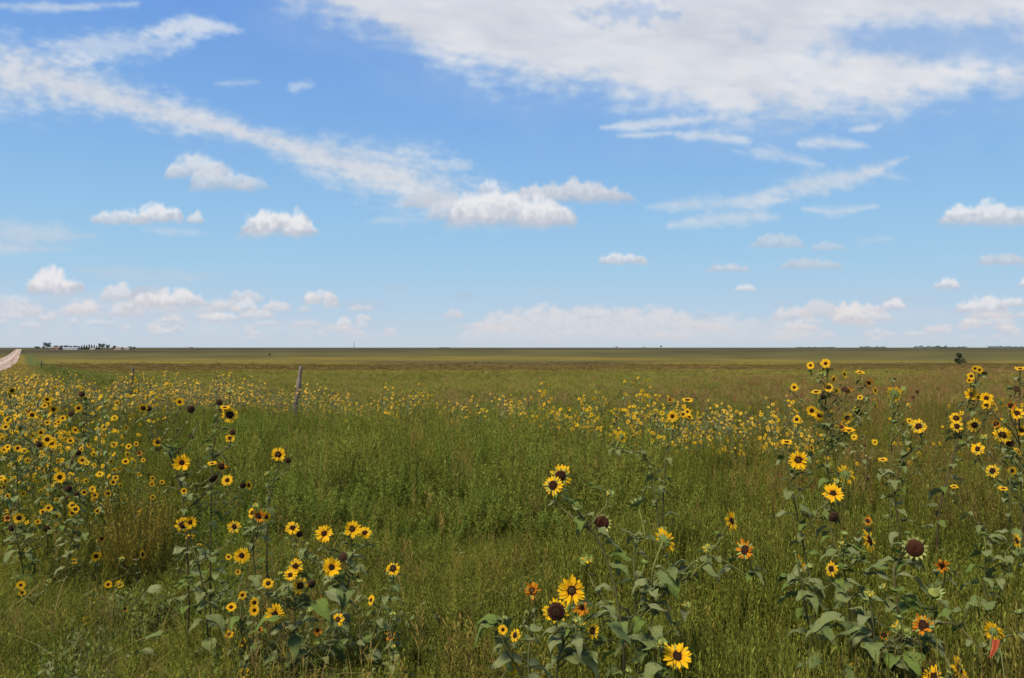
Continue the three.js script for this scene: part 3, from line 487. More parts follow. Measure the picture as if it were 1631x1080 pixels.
const smallLeafGeo = (() => { const list = []; for (let k = 0; k < 5; k++) { const mb = new MB(), c = [.105 + .03 * (k % 3), .15 + .02 * (k % 2), .065]; const a = mb.v(0, 0, 0, c), b = mb.v(.35, .05, -.3, c), m = mb.v(.45, 0, 0, c), d = mb.v(.35, .05, .3, c), e = mb.v(1, -.15 - .1 * k, 0, c); mb.t(a, b, m); mb.t(a, m, d); mb.t(b, e, m); mb.t(m, e, d); list.push(mb.geo()); } return list; })();
function smallPlant(seed, tall, spread, nHeads, size, share = 0.86) {   // returns parts of one plant in its own metres
  const r = rng(seed), heads = [];
  for (let k = 0; k < nHeads; k++) { const a = r() * 6.28, q = spread * Math.sqrt(r()), y = tall * (k === 0 ? 1 : 1 - .62 * Math.pow(r(), 1.1)); const n = V(2.2 * (r() - .5), .25 + 1.4 * (r() - .45), .9).normalize(); heads.push({ c: V(Math.cos(a) * q * (k ? 1 : .2), y, Math.sin(a) * q * .8), n, R: size * (.7 + .5 * r()), type: r() < share ? 'f' : 'd' }); }
  const { mb, lines } = stems(V(0, 0, 0), heads, { thick: .006, dark: .3 }, r), leaves = [];
  plantLeaves(lines, r, { leaves: 11, leaf: .085 }, (p, az, len, pitch) => { const g = pick(smallLeafGeo, r).clone(); g.scale(len, len, len); g.rotateZ(pitch); g.rotateY(az); g.translate(p.x, p.y, p.z); leaves.push(g); });
  return { stem: mb.geo(), foliage: mergeGeometries(leaves), heads };
}
function putBloom(h, r) { const g = (h.type === 'f' ? pick(bloomGeos, r) : seedGeo).clone(), q = new THREE.Quaternion().setFromUnitVectors(V(0, 0, 1), h.n), R = h.type === 'f' ? h.R : h.R * .55; return g.applyMatrix4(new THREE.Matrix4().compose(h.c, q, V(R, R, R))); }
const smallKinds = [];   // [prototype spec]
{ let s = 700; for (const a of [[1.0, .22, 9, .03], [.85, .25, 12, .027], [1.15, .2, 8, .032], [.75, .28, 13, .026], [.95, .18, 7, .03, .6], [.6, .3, 11, .026]]) smallKinds.push(a); for (const k of smallKinds) k.seed = s += 13; }
const protoSmall = [];
function small(kind, x, z, turn, scale, label, group) {
  let o;
  if (!protoSmall[kind]) {
    const [tall, spread, n, size, share] = smallKinds[kind], p = smallPlant(smallKinds[kind].seed, tall, spread, n, size, share), r = rng(kind + 3);
    o = thing('sunflower_plant', label, 'sunflower', [0, 0, 0], 0, group);
    part('stem', p.stem, mStem, o); const fo = part('foliage', p.foliage, mGreen, o); fo.userData.kind = 'stuff';
    for (const h of p.heads) part('flower_head', putBloom(h, r), h.type === 'f' ? mPetal : mDisc, o);
    protoSmall[kind] = o;
  } else o = copy(protoSmall[kind], label, group);
  o.position.set(x, height(x, z), z); o.rotation.y = turn; o.scale.setScalar(scale);
  return o;
}
const mergedSmall = smallKinds.map((k, i) => { const r = rng(i + 40), p = smallPlant(k.seed + 5, k[0], k[1], k[2] + 2, k[3], k[4]); return mergeGeometries([p.stem, p.foliage, ...p.heads.map((h) => putBloom(h, r))]); });

// ------------------------------------------------------------------ the near sunflowers, as seen: [x, y, width, kind]
sunflower('tall sunflower with a bare forked stem and small heads, left of centre', 300, 3.75, [[290, 737, 26, 'f'], [251, 704, 14, 'f'], [228, 650, 14, 'f'], [237, 651, 10, 'd'], [304, 652, 12, 'd'], [286, 640, 13, 'f'], [304, 695, 8, 'd'], [314, 677, 9, 'y'], [353, 743, 16, 'o'], [338, 738, 14, 'u'], [340, 762, 15, 'd'], [362, 765, 18, 'f'], [293, 782, 10, 'f'], [335, 710, 10, 'g']], { via: [[300, 930], [288, 780], [262, 712]], lead: 1, dark: 1, leaf: .1 });
sunflower('tall straight sunflower with one open head and dark dead heads near its top', 337, 3.9, [[366, 661, 24, 'f'], [358, 649, 16, 'u'], [370, 689, 10, 'd'], [366, 698, 14, 'f'], [365, 624, 10, 'g'], [349, 641, 10, 'd'], [387, 773, 10, 'd'], [396, 773, 14, 'r']], { via: [[335, 900], [337, 780], [341, 690]], lead: 5, dark: .9 });
sunflower('sunflower with a touching pair of dark centred heads above large pale leaves, lower left', 345, 3.5, [[291, 836, 23, 'f'], [303, 832, 19, 'f'], [303, 855, 14, 'u'], [317, 868, 9, 'u'], [373, 839, 21, 'f'], [385, 885, 25, 'f'], [364, 887, 10, 'f'], [379, 911, 10, 'f'], [281, 893, 9, 'g']], { big: [[290, 965, 40], [262, 1020, 42, 2.8], [250, 1045, 46, 3.0], [265, 942, 38, 3.2], [330, 985, 38, 5.6], [285, 925, 26], [350, 960, 34]], leaf: .12 });
sunflower('sunflower with a tight cluster of orange yellow heads, left of the green grass', 412, 3.8, [[401, 817, 17, 'l'], [412, 822, 19, 'o'], [424, 823, 16, 'r'], [405, 806, 10, 'y'], [392, 852, 9, 'g']], { leaf: .12 });
sunflower('slender sunflower with a single open head standing alone against the green grass', 432, 4.2, [[443, 724, 22, 'f'], [459, 733, 10, 'd'], [425, 755, 9, 'y'], [426, 783, 7, 'g']], { via: [[425, 850], [434, 770]], lead: 0, leaf: .07 });
sunflower('sunflower with four large open heads in a row, lower left of centre', 530, 3.4, [[528, 904, 31, 'f'], [466, 841, 22, 'f'], [477, 851, 11, 'd'], [516, 850, 27, 'f'], [561, 843, 26, 'f'], [581, 849, 21, 'f'], [547, 887, 15, 'd'], [490, 868, 9, 'g']], { leaf: .12, leaves: 20, big: [[530, 935, 34, 5.2], [510, 945, 38, 5.5]] });
sunflower('sunflower with a column of five open heads over broad grey green leaves', 478, 3.3, [[471, 902, 24, 'f'], [462, 916, 21, 'f'], [478, 933, 25, 'f'], [496, 930, 14, 'd'], [427, 929, 17, 'f'], [438, 978, 29, 'f'], [414, 1002, 10, 'o'], [446, 914, 8, 'y']], { leaf: .14, leaves: 20, big: [[500, 960, 44, 5.4], [460, 985, 48, 3.4], [515, 990, 42, 5.8], [480, 1000, 42]] });
sunflower('leafy sunflower with a small tilted head reaching right over the grass', 562, 3.3, [[538, 987, 20, 'f'], [506, 1004, 15, 'o'], [591, 956, 16, 'l'], [572, 926, 10, 'g'], [626, 906, 22, 'f'], [494, 972, 11, 'g'], [502, 1025, 7, 'y']], { leaf: .12, leaves: 20, big: [[545, 1030, 40], [520, 1040, 38], [575, 1055, 36]] });
sunflower('low sunflower with small orange side heads at the edge of the grass', 612, 3.1, [[622, 1013, 15, 'o'], [624, 978, 10, 'y'], [626, 1030, 8, 'y'], [591, 1038, 7, 'g']], { leaf: .1 });
sunflower('sprawling sunflower with many small yellow heads, bottom left of centre', 392, 3.4, [[386, 948, 13, 'f'], [405, 960, 15, 'f'], [405, 972, 16, 'f'], [368, 967, 15, 'f'], [365, 1010, 13, 'f'], [388, 1072, 18, 'f'], [386, 1023, 13, 'f'], [413, 1003, 10, 'o'], [456, 1046, 14, 'y'], [520, 1063, 9, 'o']], { leaf: .1, leaves: 18 });
sunflower('two tiny yellow sunflower heads one above the other at the left edge grass', 40, 4.2, [[33, 932, 13, 'f'], [35, 944, 11, 'f'], [77, 925, 8, 'y']], { leaf: .05 });
sunflower('small low sunflower with one round head left of the yellowish bush', 152, 4.7, [[153, 886, 16, 'f'], [118, 894, 9, 'f'], [162, 858, 9, 'o']], { leaf: .05 });
sunflower('small sunflower with several thin heads at the foot of the yellowish bush', 200, 4.5, [[227, 883, 14, 'e'], [193, 890, 9, 'y'], [190, 931, 13, 'f'], [172, 931, 12, 'f']], { leaf: .05 });
sunflower('low sprig of tiny yellow sunflower heads in the bottom left grass', 165, 4.0, [[138, 988, 14, 'f'], [187, 1000, 9, 'y'], [171, 1002, 8, 'y'], [199, 970, 10, 'o'], [147, 962, 7, 'y']], { leaf: .05 });
sunflower('dark stemmed sunflower rising high at left with dead heads along its fork', 78, 5.0, [[130, 628, 10, 'd'], [136, 643, 11, 'g'], [113, 659, 10, 'd'], [125, 650, 12, 'f'], [120, 685, 11, 'f'], [95, 760, 18, 'f'], [124, 721, 10, 'd'], [131, 733, 14, 'f'], [109, 778, 12, 'd'], [112, 702, 11, 'f'], [168, 640, 9, 'g'], [168, 665, 10, 'g'], [88, 764, 11, 'g']], { via: [[82, 800], [115, 735], [133, 690]], lead: 0, dark: 1, leaf: .12 });
sunflower('sunflower at left with two big overlapping open heads and one dark one', 40, 5.0, [[75, 700, 16, 'f'], [82, 706, 18, 'f'], [62, 708, 11, 'd'], [51, 661, 14, 'f'], [48, 657, 9, 'd'], [28, 714, 12, 'f'], [12, 712, 10, 'f'], [65, 689, 11, 'f'], [19, 622, 12, 'f'], [71, 663, 9, 'g'], [7, 716, 11, 'f']], { leaf: .1 });
sunflower('leafy sunflower at the far left with a dozen small dark eyed heads', 80, 6.0, [[75, 636, 12, 'f'], [77, 642, 10, 'f'], [71, 646, 9, 'f'], [85, 652, 13, 'f'], [75, 673, 9, 'f'], [100, 666, 10, 'f'], [93, 672, 9, 'f'], [12, 669, 11, 'f'], [32, 681, 10, 'f'], [9, 680, 11, 'f']], { leaf: .1 });
sunflower('sunflower in the left edge thicket with dark dead heads below two open ones', 50, 4.6, [[12, 825, 12, 'o'], [30, 825, 17, 'f'], [18, 841, 11, 'd'], [74, 842, 11, 'd'], [60, 831, 9, 'f'], [12, 790, 8, 'f']], { leaf: .13, leaves: 22 });
sunflower('sunflower with a string of small paired heads right of the left edge thicket', 100, 4.6, [[68, 815, 10, 'f'], [77, 809, 12, 'f'], [90, 822, 10, 'f'], [115, 805, 12, 'f'], [120, 811, 12, 'f'], [115, 817, 12, 'f'], [155, 814, 9, 'f'], [122, 788, 9, 'd']], { leaf: .12, leaves: 20 });
sunflower('thin sunflower with a zigzag of small heads beside the left thicket', 152, 5.0, [[134, 784, 10, 'f'], [151, 789, 11, 'f'], [147, 779, 10, 'f'], [150, 794, 10, 'f'], [172, 786, 11, 'f'], [180, 768, 10, 'f'], [184, 761, 10, 'f'], [182, 750, 9, 'f']], { leaf: .1 });
sunflower('pale sunflower with a greenish open head between thicket and forked stem plant', 215, 5.4, [[200, 735, 11, 'f'], [212, 735, 14, 'b'], [205, 711, 9, 'f'], [222, 722, 9, 'o'], [217, 707, 8, 'f'], [228, 733, 7, 'f'], [222, 755, 8, 'f'], [243, 762, 9, 'f'], [243, 792, 9, 'f'], [242, 771, 9, 'f'], [258, 768, 8, 'f']], { leaf: .06 });

sunflower('tall sunflower with two overlapping orange yellow heads right of centre', 992, 2.7, [[893, 758, 35, 'f'], [881, 773, 31, 'f'], [959, 833, 30, 'D'], [970, 785, 14, 'y'], [934, 892, 18, 'y']], { via: [[990, 1000], [962, 880], [915, 808]], lead: 0, leaves: 8, leaf: .11, dark: .7, big: [[930, 775, 32, .2], [905, 805, 24, 5.4], [945, 845, 30, 5.2], [985, 850, 28, .4]] });
sunflower('sunflower with one large head seen from behind, petals pointing right', 975, 2.7, [[1058, 861, 38, 'b'], [1027, 897, 12, 'g'], [1061, 886, 12, 'g'], [972, 960, 11, 'g']], { leaves: 15, leaf: .13, big: [[995, 905, 30, 2], [1010, 925, 36, .8], [1030, 950, 38, .3]] });
sunflower('leaning sunflower with drooping orange head and side facing head at right', 990, 2.75, [[1187, 876, 28, 'o'], [1165, 830, 30, 'r'], [1126, 873, 13, 'y'], [1092, 964, 12, 'y'], [1110, 895, 10, 'g']], { via: [[1000, 1010], [1060, 945], [1125, 885]], lead: 0, leaves: 10, leaf: .12, big: [[1070, 915, 40, .3], [1110, 905, 32, 5.4]] });
sunflower('sunflower with two very large dark centred heads one above the other, lower centre', 880, 2.5, [[911, 940, 44, 'f'], [886, 974, 39, 'F'], [927, 968, 21, 'o'], [944, 1005, 24, 'l'], [918, 988, 15, 'y'], [927, 998, 14, 'y'], [957, 980, 12, 'g']], { leaf: .14, leaves: 14, big: [[950, 965, 40, 5.4], [960, 1000, 48, 5.6], [940, 1020, 44, 3], [900, 1040, 60, 5.7]] });
sunflower('withered sunflower head of curled orange petals on a thin pale stalk', 845, 2.6, [[848, 941, 24, 'o'], [838, 975, 8, 'g']], { leaf: .08, leaves: 7 });
sunflower('low sunflower at the bottom edge with a greenish yellow head seen from behind', 855, 2.35, [[811, 1060, 32, 'b'], [820, 1012, 20, 'l'], [801, 1003, 15, 'f'], [803, 984, 10, 'g']], { leaf: .17, leaves: 18, big: [[840, 1050, 56, 3.6], [845, 1010, 34, 1]] });
sunflower('big leaved sunflower with one wide open head at the bottom edge, right of centre', 1035, 2.5, [[1079, 1046, 44, 'f'], [1053, 1023, 16, 'y'], [1013, 1055, 15, 'g'], [1000, 1068, 12, 'g']], { leaf: .15, leaves: 18, big: [[1030, 975, 46, .6], [1030, 1020, 46, 3.3], [985, 985, 50, 3], [990, 1025, 44, 3.4]] });
sunflower('thin pale stalk carrying one spiky green head with no petals', 1012, 2.8, [[1014, 800, 28, 'g'], [1040, 905, 8, 'g']], { leaves: 5, leaf: .08, dark: 0, via: [[1013, 1000], [1013, 860]], lead: 0 });
sunflower('tall slender sunflower on a long bare stem right of centre', 1056, 4.4, [[1071, 663, 18, 'f'], [1095, 637, 17, 'u'], [1088, 660, 11, 'f'], [1095, 656, 11, 'f'], [1067, 637, 8, 'o'], [1098, 664, 10, 'f'], [1076, 642, 8, 'g']], { via: [[1056, 800], [1062, 720]], lead: 0, leaf: .09, leaves: 8, dark: .7 });
sunflower('arching sunflower sprig with one back turned head and grey leaves', 1050, 4.2, [[990, 695, 18, 'b'], [1020, 715, 7, 'g']], { via: [[1045, 800], [1025, 725]], lead: 0, leaf: .09, leaves: 14, dark: .2 });

sunflower('tallest sunflower bush rising over the horizon fields at right with many heads', 1330, 5.2, [[1315, 579, 15, 'f'], [1291, 582, 12, 'f'], [1345, 596, 14, 'r'], [1328, 604, 14, 'e'], [1309, 595, 10, 'y'], [1370, 593, 14, 'u'], [1384, 610, 12, 'o'], [1265, 617, 13, 'f'], [1320, 617, 15, 'f'], [1300, 624, 15, 'u'], [1332, 622, 11, 'f'], [1345, 620, 10, 'd'], [1350, 623, 14, 'o'], [1370, 633, 9, 'f'], [1394, 643, 17, 'e'], [1394, 622, 13, 'r'], [1311, 632, 9, 'd'], [1305, 662, 18, 'f'], [1293, 654, 16, 'f'], [1269, 668, 13, 'f'], [1350, 666, 17, 'f'], [1340, 680, 11, 'o'], [1352, 686, 19, 'u'], [1323, 661, 11, 'g'], [1367, 656, 10, 'd']], { leaf: .12, leaves: 17, thick: .008 });
sunflower('sunflower with a single head seen from behind against the far field at right', 1428, 4.5, [[1425, 627, 24, 'b'], [1438, 620, 9, 'y'], [1425, 672, 12, 'g'], [1425, 604, 5, 'd'], [1455, 633, 6, 'd'], [1461, 624, 6, 'd']], { leaf: .06, leaves: 8, dark: .3 });
sunflower('dark forked sunflower with one open head at middle right', 1437, 4.2, [[1463, 679, 23, 'f'], [1450, 678, 9, 'g'], [1458, 730, 11, 'y'], [1406, 732, 14, 'u'], [1372, 712, 9, 'g']], { via: [[1433, 850], [1425, 780], [1440, 730]], lead: 0, leaf: .11, leaves: 13, dark: 1 });
sunflower('tall dark stemmed sunflower with clusters of open heads near the right edge', 1498, 4.4, [[1560, 589, 11, 'f'], [1523, 666, 18, 'f'], [1524, 679, 19, 'f'], [1552, 677, 21, 'f'], [1547, 628, 20, 'f'], [1547, 599, 12, 'f'], [1544, 606, 9, 'f'], [1553, 587, 10, 'f'], [1571, 634, 19, 'f'], [1571, 645, 15, 'f'], [1584, 648, 17, 'r'], [1560, 632, 10, 'o'], [1551, 615, 9, 'g']], { via: [[1494, 830], [1515, 740], [1536, 660]], lead: 0, dark: 1, leaf: .12, leaves: 13, thick: .0075 });
sunflower('sunflower cut by the right edge with a large open head over a dark one', 1622, 4.1, [[1597, 693, 26, 'f'], [1609, 706, 12, 'd'], [1557, 715, 20, 'f'], [1587, 675, 14, 'o'], [1620, 658, 20, 'f'], [1610, 646, 15, 'o'], [1619, 620, 12, 'd'], [1594, 640, 18, 'e'], [1628, 686, 18, 'f'], [1608, 618, 10, 'g'], [1625, 587, 16, 'u'], [1567, 697, 11, 'y']], { leaf: .11, dark: .9, leaves: 14 });
sunflower('small headed sunflower low at the right edge above the dark grass', 1600, 3.8, [[1581, 750, 20, 'f'], [1612, 750, 14, 'l'], [1598, 778, 15, 'u'], [1520, 775, 13, 'u'], [1623, 720, 12, 'r']], { leaf: .11, leaves: 16 });
sunflower('sunflower with two big open heads and one seen from behind, left of the right group', 1298, 3.4, [[1272, 733, 30, 'f'], [1253, 704, 17, 'u'], [1293, 713, 13, 'r'], [1348, 756, 29, 'b'], [1334, 767, 12, 'y'], [1327, 786, 31, 'f'], [1290, 755, 9, 'g']], { leaf: .12, leaves: 14, dark: .6 });
sunflower('sunflower with a bright side facing head below a small dark brown one', 1365, 3.0, [[1385, 861, 34, 'r'], [1328, 823, 17, 'd'], [1382, 830, 14, 'o'], [1341, 867, 12, 'y'], [1345, 850, 10, 'g']], { leaf: .13, leaves: 18, big: [[1340, 880, 32, 3.4], [1360, 895, 30, .5], [1330, 905, 32]] });
sunflower('leafy sunflower with two narrow edge turned yellow heads at lower right', 1320, 2.9, [[1275, 898, 28, 'e'], [1324, 906, 22, 'l'], [1290, 902, 11, 'g'], [1266, 880, 8, 'g']], { leaf: .14, leaves: 20, big: [[1280, 925, 36, 3.2], [1345, 930, 38], [1300, 945, 34], [1330, 960, 36, .5]] });
sunflower('bald sunflower head, a large reddish brown disc fringed with spiky bracts', 1432, 2.7, [[1457, 873, 37, 'D'], [1446, 850, 10, 'g'], [1407, 935, 12, 'y']], { via: [[1434, 1000], [1425, 900]], lead: 0, leaves: 11, leaf: .12, dark: .8, big: [[1440, 900, 30, .2], [1435, 945, 36]] });
sunflower('sunflower with a fat pale green unopened head leaning right', 1452, 2.8, [[1487, 944, 27, 'g'], [1501, 901, 21, 'o']], { leaves: 14, leaf: .12, dark: .1, big: [[1445, 950, 40, 4.4], [1400, 960, 30, .4]] });
sunflower('large leaved sunflower with a withered red and yellow head at lower right', 1378, 2.5, [[1470, 996, 30, 'o'], [1432, 983, 16, 'g'], [1430, 1000, 19, 'y'], [1408, 1012, 14, 'o'], [1444, 1005, 13, 'g'], [1384, 945, 13, 'y'], [1378, 955, 11, 'g'], [1355, 1063, 16, 'y']], { leaf: .16, leaves: 18, dark: .7, big: [[1395, 1050, 66, 5.5], [1450, 1020, 54, 5.6], [1330, 1000, 46, 3.1], [1350, 985, 46, 3.4], [1320, 1060, 44, 3], [1330, 1075, 46, 5.5]] });
sunflower('sunflower with a long branch reaching right to a back turned head over the orange flag', 1386, 2.55, [[1583, 1006, 30, 'b'], [1625, 975, 20, 'g'], [1596, 1018, 10, 'g'], [1546, 962, 9, 'g']], { via: [[1390, 1060], [1440, 1012], [1520, 994]], lead: 0, leaves: 9, leaf: .11, dark: .9, big: [[1600, 1015, 30, .3], [1580, 960, 32, 4], [1520, 975, 24]] });
sunflower('low sunflower with two bright heads cut by the bottom edge at right', 1500, 2.4, [[1528, 1065, 36, 'r'], [1488, 1078, 32, 'f'], [1510, 1070, 10, 'g']], { leaf: .13, leaves: 16 });
sunflower('sunflower at the right edge with a thin side view head above hanging leaves', 1592, 3.2, [[1619, 861, 24, 'r'], [1566, 850, 11, 'g'], [1600, 905, 10, 'y']], { leaf: .13, leaves: 16, dark: .2 });

{ // orange marker flag on its wire
  const b = ground(1606, 2.36), t = thing('marker_flag', 'small orange plastic marker flag hanging under a back turned sunflower head', 'marker flag', [b.x, b.y, b.z]), top = at(1588, 1018, 2.36).sub(b);
  const w = new MB(), pts = [V(.01, -.05, 0), V(.012, top.y * .5, 0), V(top.x + .006, top.y, 0)]; w.tube(pts, pts.map(() => .0016), pts.map(() => [.2, .22, .08]), 5); part('wire_stake', w.geo(), mStem, t);
  const f = new MB(), c = [.50, .105, .045], q = (x, y, z) => at(x, y, 2.36 + z).sub(b), row = [];
  for (let k = 0; k <= 8; k++) { const g = k / 8, y = 1019 + 28 * g, xl = lerp(1580, 1577, g) + 1.2 * Math.sin(g * 5), xr = lerp(1592, 1579, Math.pow(g, 1.4)) + 1.5 * Math.sin(g * 3); row.push([[xl, 0], [lerp(xl, xr, .4), -.012], [lerp(xl, xr, .75), .004], [xr, -.008]].map(([x, z]) => { const p = q(x, y, z * (1 - .6 * g)); return f.v(p.x, p.y, p.z, c); })); }
  for (let k = 1; k <= 8; k++) for (let s = 0; s < 3; s++) f.q(row[k - 1][s], row[k][s], row[k][s + 1], row[k - 1][s + 1]);
  part('flag', f.geo(), PHY({ roughness: .45, transmission: .25, thickness: 0 }), t);
}

// ------------------------------------------------------------------ the belts of smaller sunflowers
const extra = smallKinds.map(() => []);   // past the largest few hundred: one object per kind of plant
{
  const r = rng(2024), spots = [], HABIT = ['tall nine headed', 'bushy twelve headed', 'tall slim', 'short bushy', 'half dead', 'low spreading'];
  const add = (px, d, k, sc, label, group) => spots.push({ px, d, k, sc, label, group });
  for (let i = 0; i < 130; i++) { const d = 5.6 + 9 * Math.pow(r(), 1.3), px = lerp(-60, d < 8 ? 195 : 100, r()); add(px, d, Math.floor(r() * 6), .62 + .4 * r(), 'sunflower of the dense yellow patch at left', 'sunflowers of the dense left patch'); }
  for (let i = 0; i < 26; i++) add(lerp(95, 280, r()), 9 + 11 * r(), Math.floor(r() * 6), .8 + .35 * r(), 'sunflower in front of the thin dark post', 'sunflowers in front of the thin dark post');
  const belt = [[230, 22], [300, 20], [500, 13.5], [700, 11.6], [900, 10.4], [1100, 9.4], [1260, 8.4]];
  for (let i = 0; i < 120; i++) { const px = i < 38 ? lerp(230, 720, r()) : i < 84 ? 790 + 250 * Math.pow(r(), .8) : lerp(960, 1260, r()); let j = 0; while (j < belt.length - 2 && px > belt[j + 1][0]) j++; const d = lerp(belt[j][1], belt[j + 1][1], (px - belt[j][0]) / (belt[j + 1][0] - belt[j][0])) * (.88 + .34 * r()); const left = px < 760; add(px, d, Math.floor(r() * 6), left ? .64 + .28 * r() : .7 + .34 * r(), left ? 'sunflower in the yellow row by the grey post' : 'sunflower in the yellow belt at middle right', left ? 'sunflowers of the row by the grey post' : 'sunflowers of the middle right belt'); }
  for (let i = 0; i < 18; i++) add(lerp(1290, 1640, r()), 6.5 + 4 * r(), 4 + Math.floor(r() * 2), .8 + .3 * r(), 'sunflower in the reddish grass at far right', 'sunflowers in the reddish grass at right');
  spots.sort((a, b) => a.d / a.sc - b.d / b.sc);
  spots.forEach((s, i) => { const p = ground(s.px, s.d); if (i < 250) small(s.k, p.x, p.z, 1.2 * (r() - .5), s.sc, `${HABIT[s.k]} ${s.label}, ${s.d * (s.label.includes('left') ? 1 : 1) < (s.label.includes('row') ? 14 : s.label.includes('thin dark') ? 13 : s.label.includes('belt') ? 9.8 : 7.6) ? 'nearer part' : 'farther part'}`, s.group); else extra[s.k].push([p.x, p.z, s.sc]); });
  for (let i = 0; i < 470; i++) { const d = 9 + 60 * Math.pow(r(), 1.5), px = lerp(-95, 92, r()) * clamp(1.3 - d / 60, .35, 1), p = ground(px, d); if (fromRoad(p.x, p.z) > 1) extra[Math.floor(r() * 6)].push([p.x, p.z, .6 + .45 * r()]); }   // roadside patch going away
  for (let i = 0; i < 110; i++) { const d = 16 + 12 * r(), p = ground(lerp(90, 420, r()), d); extra[Math.floor(r() * 6)].push([p.x, p.z, .7 + .4 * r()]); }
  for (let i = 0; i < 560; i++) { const px = i < 330 ? lerp(215, 830, r()) : lerp(780, 1300, r()); let j = 0; while (j < belt.length - 2 && px > belt[j + 1][0]) j++; const d = lerp(belt[j][1], belt[j + 1][1], (px - belt[j][0]) / (belt[j + 1][0] - belt[j][0])) * (.95 + .3 * r()), p = ground(px, d); extra[Math.floor(r() * 6)].push([p.x, p.z, .5 + .35 * r()]); }
  for (let i = 0; i < 1500; i++) { const d = 45 + 95 * Math.pow(r(), .8), px = lerp(150, 1700, r()), p = ground(px, d), q = p.x / d; if (n2(q * 2.1 + 2, Math.log(d) * 5) + .5 * n2b(p.x / 14, p.z / 9) > .15 + (px < 700 ? .25 : 0)) extra[Math.floor(r() * 6)].push([p.x, p.z, .55 + .4 * r()]); }
  for (let i = 0; i < 420; i++) { const d = 28 + 210 * Math.pow(r(), 1.4), e = .5 + 4 * r(), x = ROADX - LEAN * d + e * ACROSS; extra[Math.floor(r() * 6)].push([x, -d, .6 + .5 * r()]); }   // yellow verge beside the road
  extra.forEach((list, k) => {
    const im = new THREE.InstancedMesh(mergedSmall[k], PHY({ transmission: .12, thickness: 0 }), list.length), m = new THREE.Matrix4();
    list.forEach(([x, z, s], i) => im.setMatrixAt(i, m.compose(V(x, height(x, z), z), new THREE.Quaternion().setFromAxisAngle(V(0, 1, 0), 1.6 * (r() - .5)), V(s, s, s))));
    im.name = numbered('distant_sunflowers'); scene.add(tag(im, ['far small sunflowers speckling the roadside patch and the fields yellow', 'far bushy sunflowers speckling the roadside patch and the fields yellow', 'far tall sunflowers speckling the roadside patch and the fields yellow', 'far low sunflowers speckling the roadside patch and the fields yellow', 'far sunflowers gone to seed in the roadside patch and the fields', 'far spreading sunflowers in the roadside patch and the fields'][k], 'sunflowers', null, 'stuff'));
  });
}

// ------------------------------------------------------------------ grasses and weeds: uncountable cover, a few kinds of clump copied with own size, turn and tint
function grassTuft(seed, n, tall, lean, wid, seg = 3) {   // bent blades; unit tint
  const r = rng(seed), mb = new MB();
  for (let k = 0; k < n; k++) {
    const a = r() * 6.283, q = .09 * Math.sqrt(r()), x0 = Math.cos(r() * 6.283) * q, z0 = Math.sin(r() * 6.283) * q, h = tall * (.5 + .6 * r()), L = lean * (.3 + r()) * h, w = wid * (.6 + .7 * r()), ca = Math.cos(a), sa = Math.sin(a), f0 = r() * 3.14, wx = Math.cos(f0) * w, wz = Math.sin(f0) * w, g = .8 + .4 * r(), dry = r() < .07 ? 1 : 0; let prev = null;
    for (let s = 0; s <= seg; s++) {
      const f = s / seg, x = x0 + ca * L * f * f, z = z0 + sa * L * f * f, y = h * (f - .28 * f * f * lean), ww = 1 - f * .92, c = dry ? [1.4 * g, 1.1 * g, .95 * g] : [g * (1 + .12 * f), g, g * .95];
      const l = mb.v(x - wx * ww, y, z - wz * ww, c), m = mb.v(x + wx * ww, y, z + wz * ww, c); if (prev) mb.q(prev[0], prev[1], m, l); prev = [l, m];
    }
  }
  return mb.geo();
}
function weed(seed, stemsN, tall, spread, leafL, leafW, perStem, up) {   // many fine upright branches set with narrow leaves
  const r = rng(seed), mb = new MB();
  for (let k = 0; k < stemsN; k++) {
    const a = r() * 6.283, top = tall * (.62 + .42 * r()), ox = Math.cos(a) * spread * Math.sqrt(r()), oz = Math.sin(a) * spread * Math.sqrt(r()), sc = [1.0, .86, .75], p = (f) => V(ox * (.25 + .75 * f), top * f, oz * (.25 + .75 * f) + .02 * Math.sin(f * 5 + k));
    mb.tube([p(0), p(.5), p(1)], [.0032, .0024, .001], [sc, sc, sc], 3, false);
    for (let j = 0; j < perStem; j++) {
      const f = .12 + .88 * ((j + r()) / perStem), c = p(f), b = r() * 6.283, rise = up * (.5 + r()), L = leafL * (1.25 - .75 * f) * (.6 + .8 * r()), dx = Math.cos(b) * Math.cos(rise) * L, dy = Math.sin(rise) * L, dz = Math.sin(b) * Math.cos(rise) * L, w = leafW * (.7 + .6 * r()), nx = -Math.sin(b) * w, nz = Math.cos(b) * w, g = .75 + .5 * r(), col = [g, g, g * .9];
      const A = mb.v(c.x, c.y, c.z, col), B = mb.v(c.x + dx * .5 + nx, c.y + dy * .55, c.z + dz * .5 + nz, col), D = mb.v(c.x + dx * .5 - nx, c.y + dy * .55, c.z + dz * .5 - nz, col), E = mb.v(c.x + dx, c.y + dy * .9, c.z + dz, col); mb.q(A, B, E, D);
    }
  }
  return mb.geo();
}
